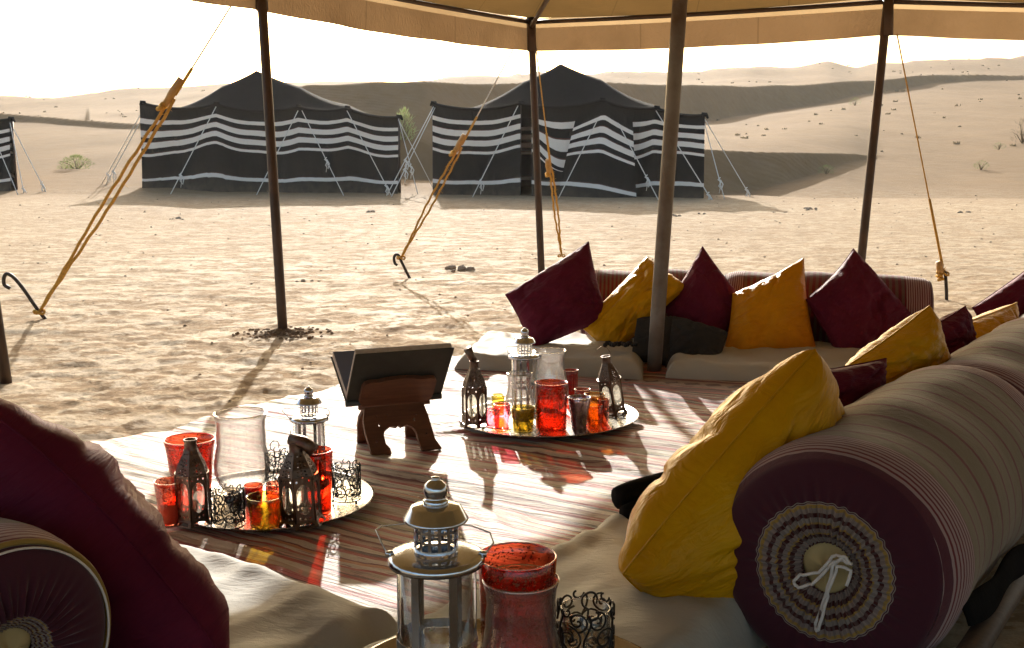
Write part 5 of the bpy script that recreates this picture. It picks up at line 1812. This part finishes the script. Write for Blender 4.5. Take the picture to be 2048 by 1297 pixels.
def shrub(label, px, py, Y, w, h, n, seed, name="desert_shrub", tall=False, mat='leaf', zoff=0.0):
    x = At(px, py, Y).x
    z = gz(x, Y) + zoff
    root = thing(name, label, "shrub", (x, Y, z), group="green desert shrubs")
    rn = random.Random(seed)
    st_ = MB(); lf = MB()
    for k in range(9 if not tall else 16):
        a = rn.uniform(0, 6.28); rr = rn.uniform(0.1, 0.5) * w
        tip = Vector((rr * math.cos(a), rr * math.sin(a), h * rn.uniform(0.45, 0.95)))
        mid_ = tip * 0.5 + Vector((0, 0, h * 0.1))
        st_.add(*tube([Vector((0, 0, -0.05)), mid_, tip], [0.02 * h + 0.004, 0.012 * h + 0.003, 0.003], 5))
    for k in range(n):
        a = rn.uniform(0, 6.28); q = math.sqrt(rn.random())
        zz = rn.random()
        prof = math.sin(math.pi * min(1, zz * 0.8 + 0.18)) ** 0.7
        c = Vector((q * w / 2 * prof * math.cos(a), q * w / 2 * prof * math.sin(a), h * zz))
        d = Vector((c.x, c.y, h * rn.uniform(0.1, 0.7))).normalized()
        d = (d + Vector((rn.uniform(-.5, .5), rn.uniform(-.5, .5), rn.uniform(-.2, .5)))).normalized()
        l = rn.uniform(0.10, 0.24) * (h if tall else h * 1.0)
        sd = d.orthogonal().normalized() * l * 0.07
        lf.add([c - sd, c + sd, c + d * l * 0.6 + sd * 0.6, c + d * l], [(0, 1, 2, 3)])
    mk("stems", st_, MT['stem'], root)
    mk("crown", lf, MT[mat], root, False)


shrub("round green shrub on the pale slope near the edge tent", 153, 331, 33.5, 0.95, 0.40, 900, 1)
shrub("tiny green shrub just left of the round one on the pale slope", 126, 325, 35, 0.42, 0.18, 350, 2)
shrub("feathery pale green bush between the two big tents", 808, 300, 37.0, 0.75, 0.95, 380, 3, tall=True, zoff=0.0, mat='feather')
shrub("low green shrub on the shaded bank right of the doorway tent", 1652, 345, 30.6, 0.52, 0.22, 420, 4)
shrub("low green shrub on the rippled bank near the right edge", 1962, 335, 33.0, 0.48, 0.24, 420, 5)
shrub("small green shrub above the near dune crest on the right", 1998, 290, 44, 0.5, 0.26, 300, 6)
shrub("dry leafless bush at the right edge above the dune crest", 2046, 268, 46, 1.0, 0.9, 160, 7, mat='scrub')
shrub("faint green tuft high on the right-hand slope", 1710, 213, 78, 0.9, 0.5, 250, 8)


def scatter_scrub():
    rn = random.Random(5)
    b = MB()
    cnt = 0
    while cnt < 330:
        px = rn.uniform(-100, 2150)
        Y = rn.choice([rn.uniform(42, 110), rn.uniform(110, 220)])
        if px < 600 and Y < 60: continue
        if 550 < px < 1380 and Y < 120: continue
        az_ = math.atan((px - 1024) / FPX)
        x = math.tan(az_) * Y
        z = gz(x, Y)
        s = rn.uniform(0.04, 0.12) * (1 + Y / 110)
        for k in range(9):
            a = rn.uniform(0, 6.28); r0 = rn.uniform(0, s)
            p = Vector((x + r0 * math.cos(a), Y + r0 * math.sin(a), z - 0.03))
            d = Vector((rn.uniform(-.6, .6), rn.uniform(-.4, .4), 1)).normalized() * s * rn.uniform(.4, .9)
            sd = Vector((s * 0.22, 0, 0))
            b.add([p - sd, p + sd, p + d + sd * 0.4, p + d - sd * 0.4], [(0, 1, 2, 3)])
        cnt += 1
    o = mk("dry_scrub", b, MT['scrub'], None, False)
    tag(o, "small dry tufts dotted over the dune slopes", "scrub", kind="stuff")


scatter_scrub()


def clods():
    rn = random.Random(12)
    b = MB()

    def lump(x, y, s, z=None):
        z = gz(x, y) if z is None else z
        V = []; F = []
        n = 6
        for i, (rr, zz) in enumerate(((0.95, -0.3), (1.0, 0.15), (0.62, 0.62))):
            for j in range(n):
                a = 2 * math.pi * (j + 0.5 * (i % 2)) / n
                q = rr * rn.uniform(0.75, 1.2)
                V.append((x + s * q * math.cos(a), y + s * q * math.sin(a), z + s * zz * rn.uniform(.8, 1.2)))
        V.append((x, y, z + s * 0.8))
        for i in range(2):
            for j in range(n):
                k = (j + 1) % n
                F.append((i * n + j, i * n + k, (i + 1) * n + k, (i + 1) * n + j))
        for j in range(n):
            F.append((2 * n + j, 2 * n + (j + 1) % n, 3 * n))
        b.add(V, F)
    for k in range(700):
        Y = 3.2 + (rn.random() ** 1.3) * 24
        x = rn.uniform(-0.62, 0.62) * Y
        a = x * V_.x + Y * V_.y; bb = x * U.x + Y * U.y
        if -3.7 < a < 2.2 and bb < 6.2: continue
        lump(x, Y, rn.uniform(0.003, 0.009) * (1 + Y / 18))
    for (px, py, s) in ((368, 438, 0.09), (352, 440, 0.05), (918, 541, 0.10), (905, 543, 0.05), (750, 425, 0.10), (1350, 432, 0.12), (1400, 428, 0.07), (1330, 436, 0.05), (1622, 420, 0.07), (1620, 418, 0.09), (1925, 425, 0.08), (620, 560, 0.05), (200, 470, 0.05), (1560, 425, 0.06)):
        p = G(px, py)
        for q in range(4): lump(p.x + rn.uniform(-.12, .12), p.y + rn.uniform(-.1, .1), s * rn.uniform(.2, .5))
    o = mk("sand_clods", b, MT['clod'], None, False)
    tag(o, "small clods of sand strewn over the camp ground", "clods", kind="stuff")
    # spoil heap round the nearest left pole
    m = MB(); b = m
    c = CN['A']
    V, F, UVs = grid(lambda s, t: (c.x + (0.02 + 0.26 * t) * math.cos(s * 6.2832), c.y + (0.02 + 0.20 * t) * math.sin(s * 6.2832),
                                   -0.03 + gz(c.x, c.y) + 0.055 * (1 - t) ** 1.5 + 0.018 * math.sin(s * 43) * t * (1 - t) + 0.010 * math.sin(s * 91 + t * 9)), 60, 10)
    mm = MB(); mm.add(V, F, UVs)
    h = thing("sand_heap", "heap of dug sand and clods round the foot of the left pole", "sand heap", (c.x, c.y, 0))
    mk("mound", mm, MT['spoil'], h, True, (c.x, c.y, 0))
    for k in range(130):
        a = rn.uniform(0, 6.28); q = rn.random() ** 0.7 * 0.30
        lump(c.x + q * math.cos(a), c.y + q * 0.75 * math.sin(a), rn.uniform(0.005, 0.014), gz(c.x, c.y) + 0.02 * max(0, 1 - q / 0.36) ** 1.4)
    l = mk("clods", m, MT['spoil'], h, False, (c.x, c.y, 0))
    tag(l, kind="stuff")


clods()


# ================================================================== AIR
def haze():
    t = NT("dusty_air")
    pv = t.n("ShaderNodeVolumePrincipled")
    pv.inputs["Color"].default_value = (0.96, 0.94, 0.91, 1)
    pv.inputs["Density"].default_value = 0.00022
    pv.inputs["Anisotropy"].default_value = 0.55
    t.l(pv.outputs[0], t.out.inputs["Volume"])
    z0 = min(-1.0, float(GZ.min()) - 1.0); z1 = max(4.5, float(GZ.max()) + 1.0)
    V, F = box((0, 0, (z0 + z1) / 2), (1900, 1900, z1 - z0))
    o = mk("haze", (V, F), t.m, None, False)
    tag(o, "thin pale dust hanging in the desert air", "haze", kind="stuff")


haze()
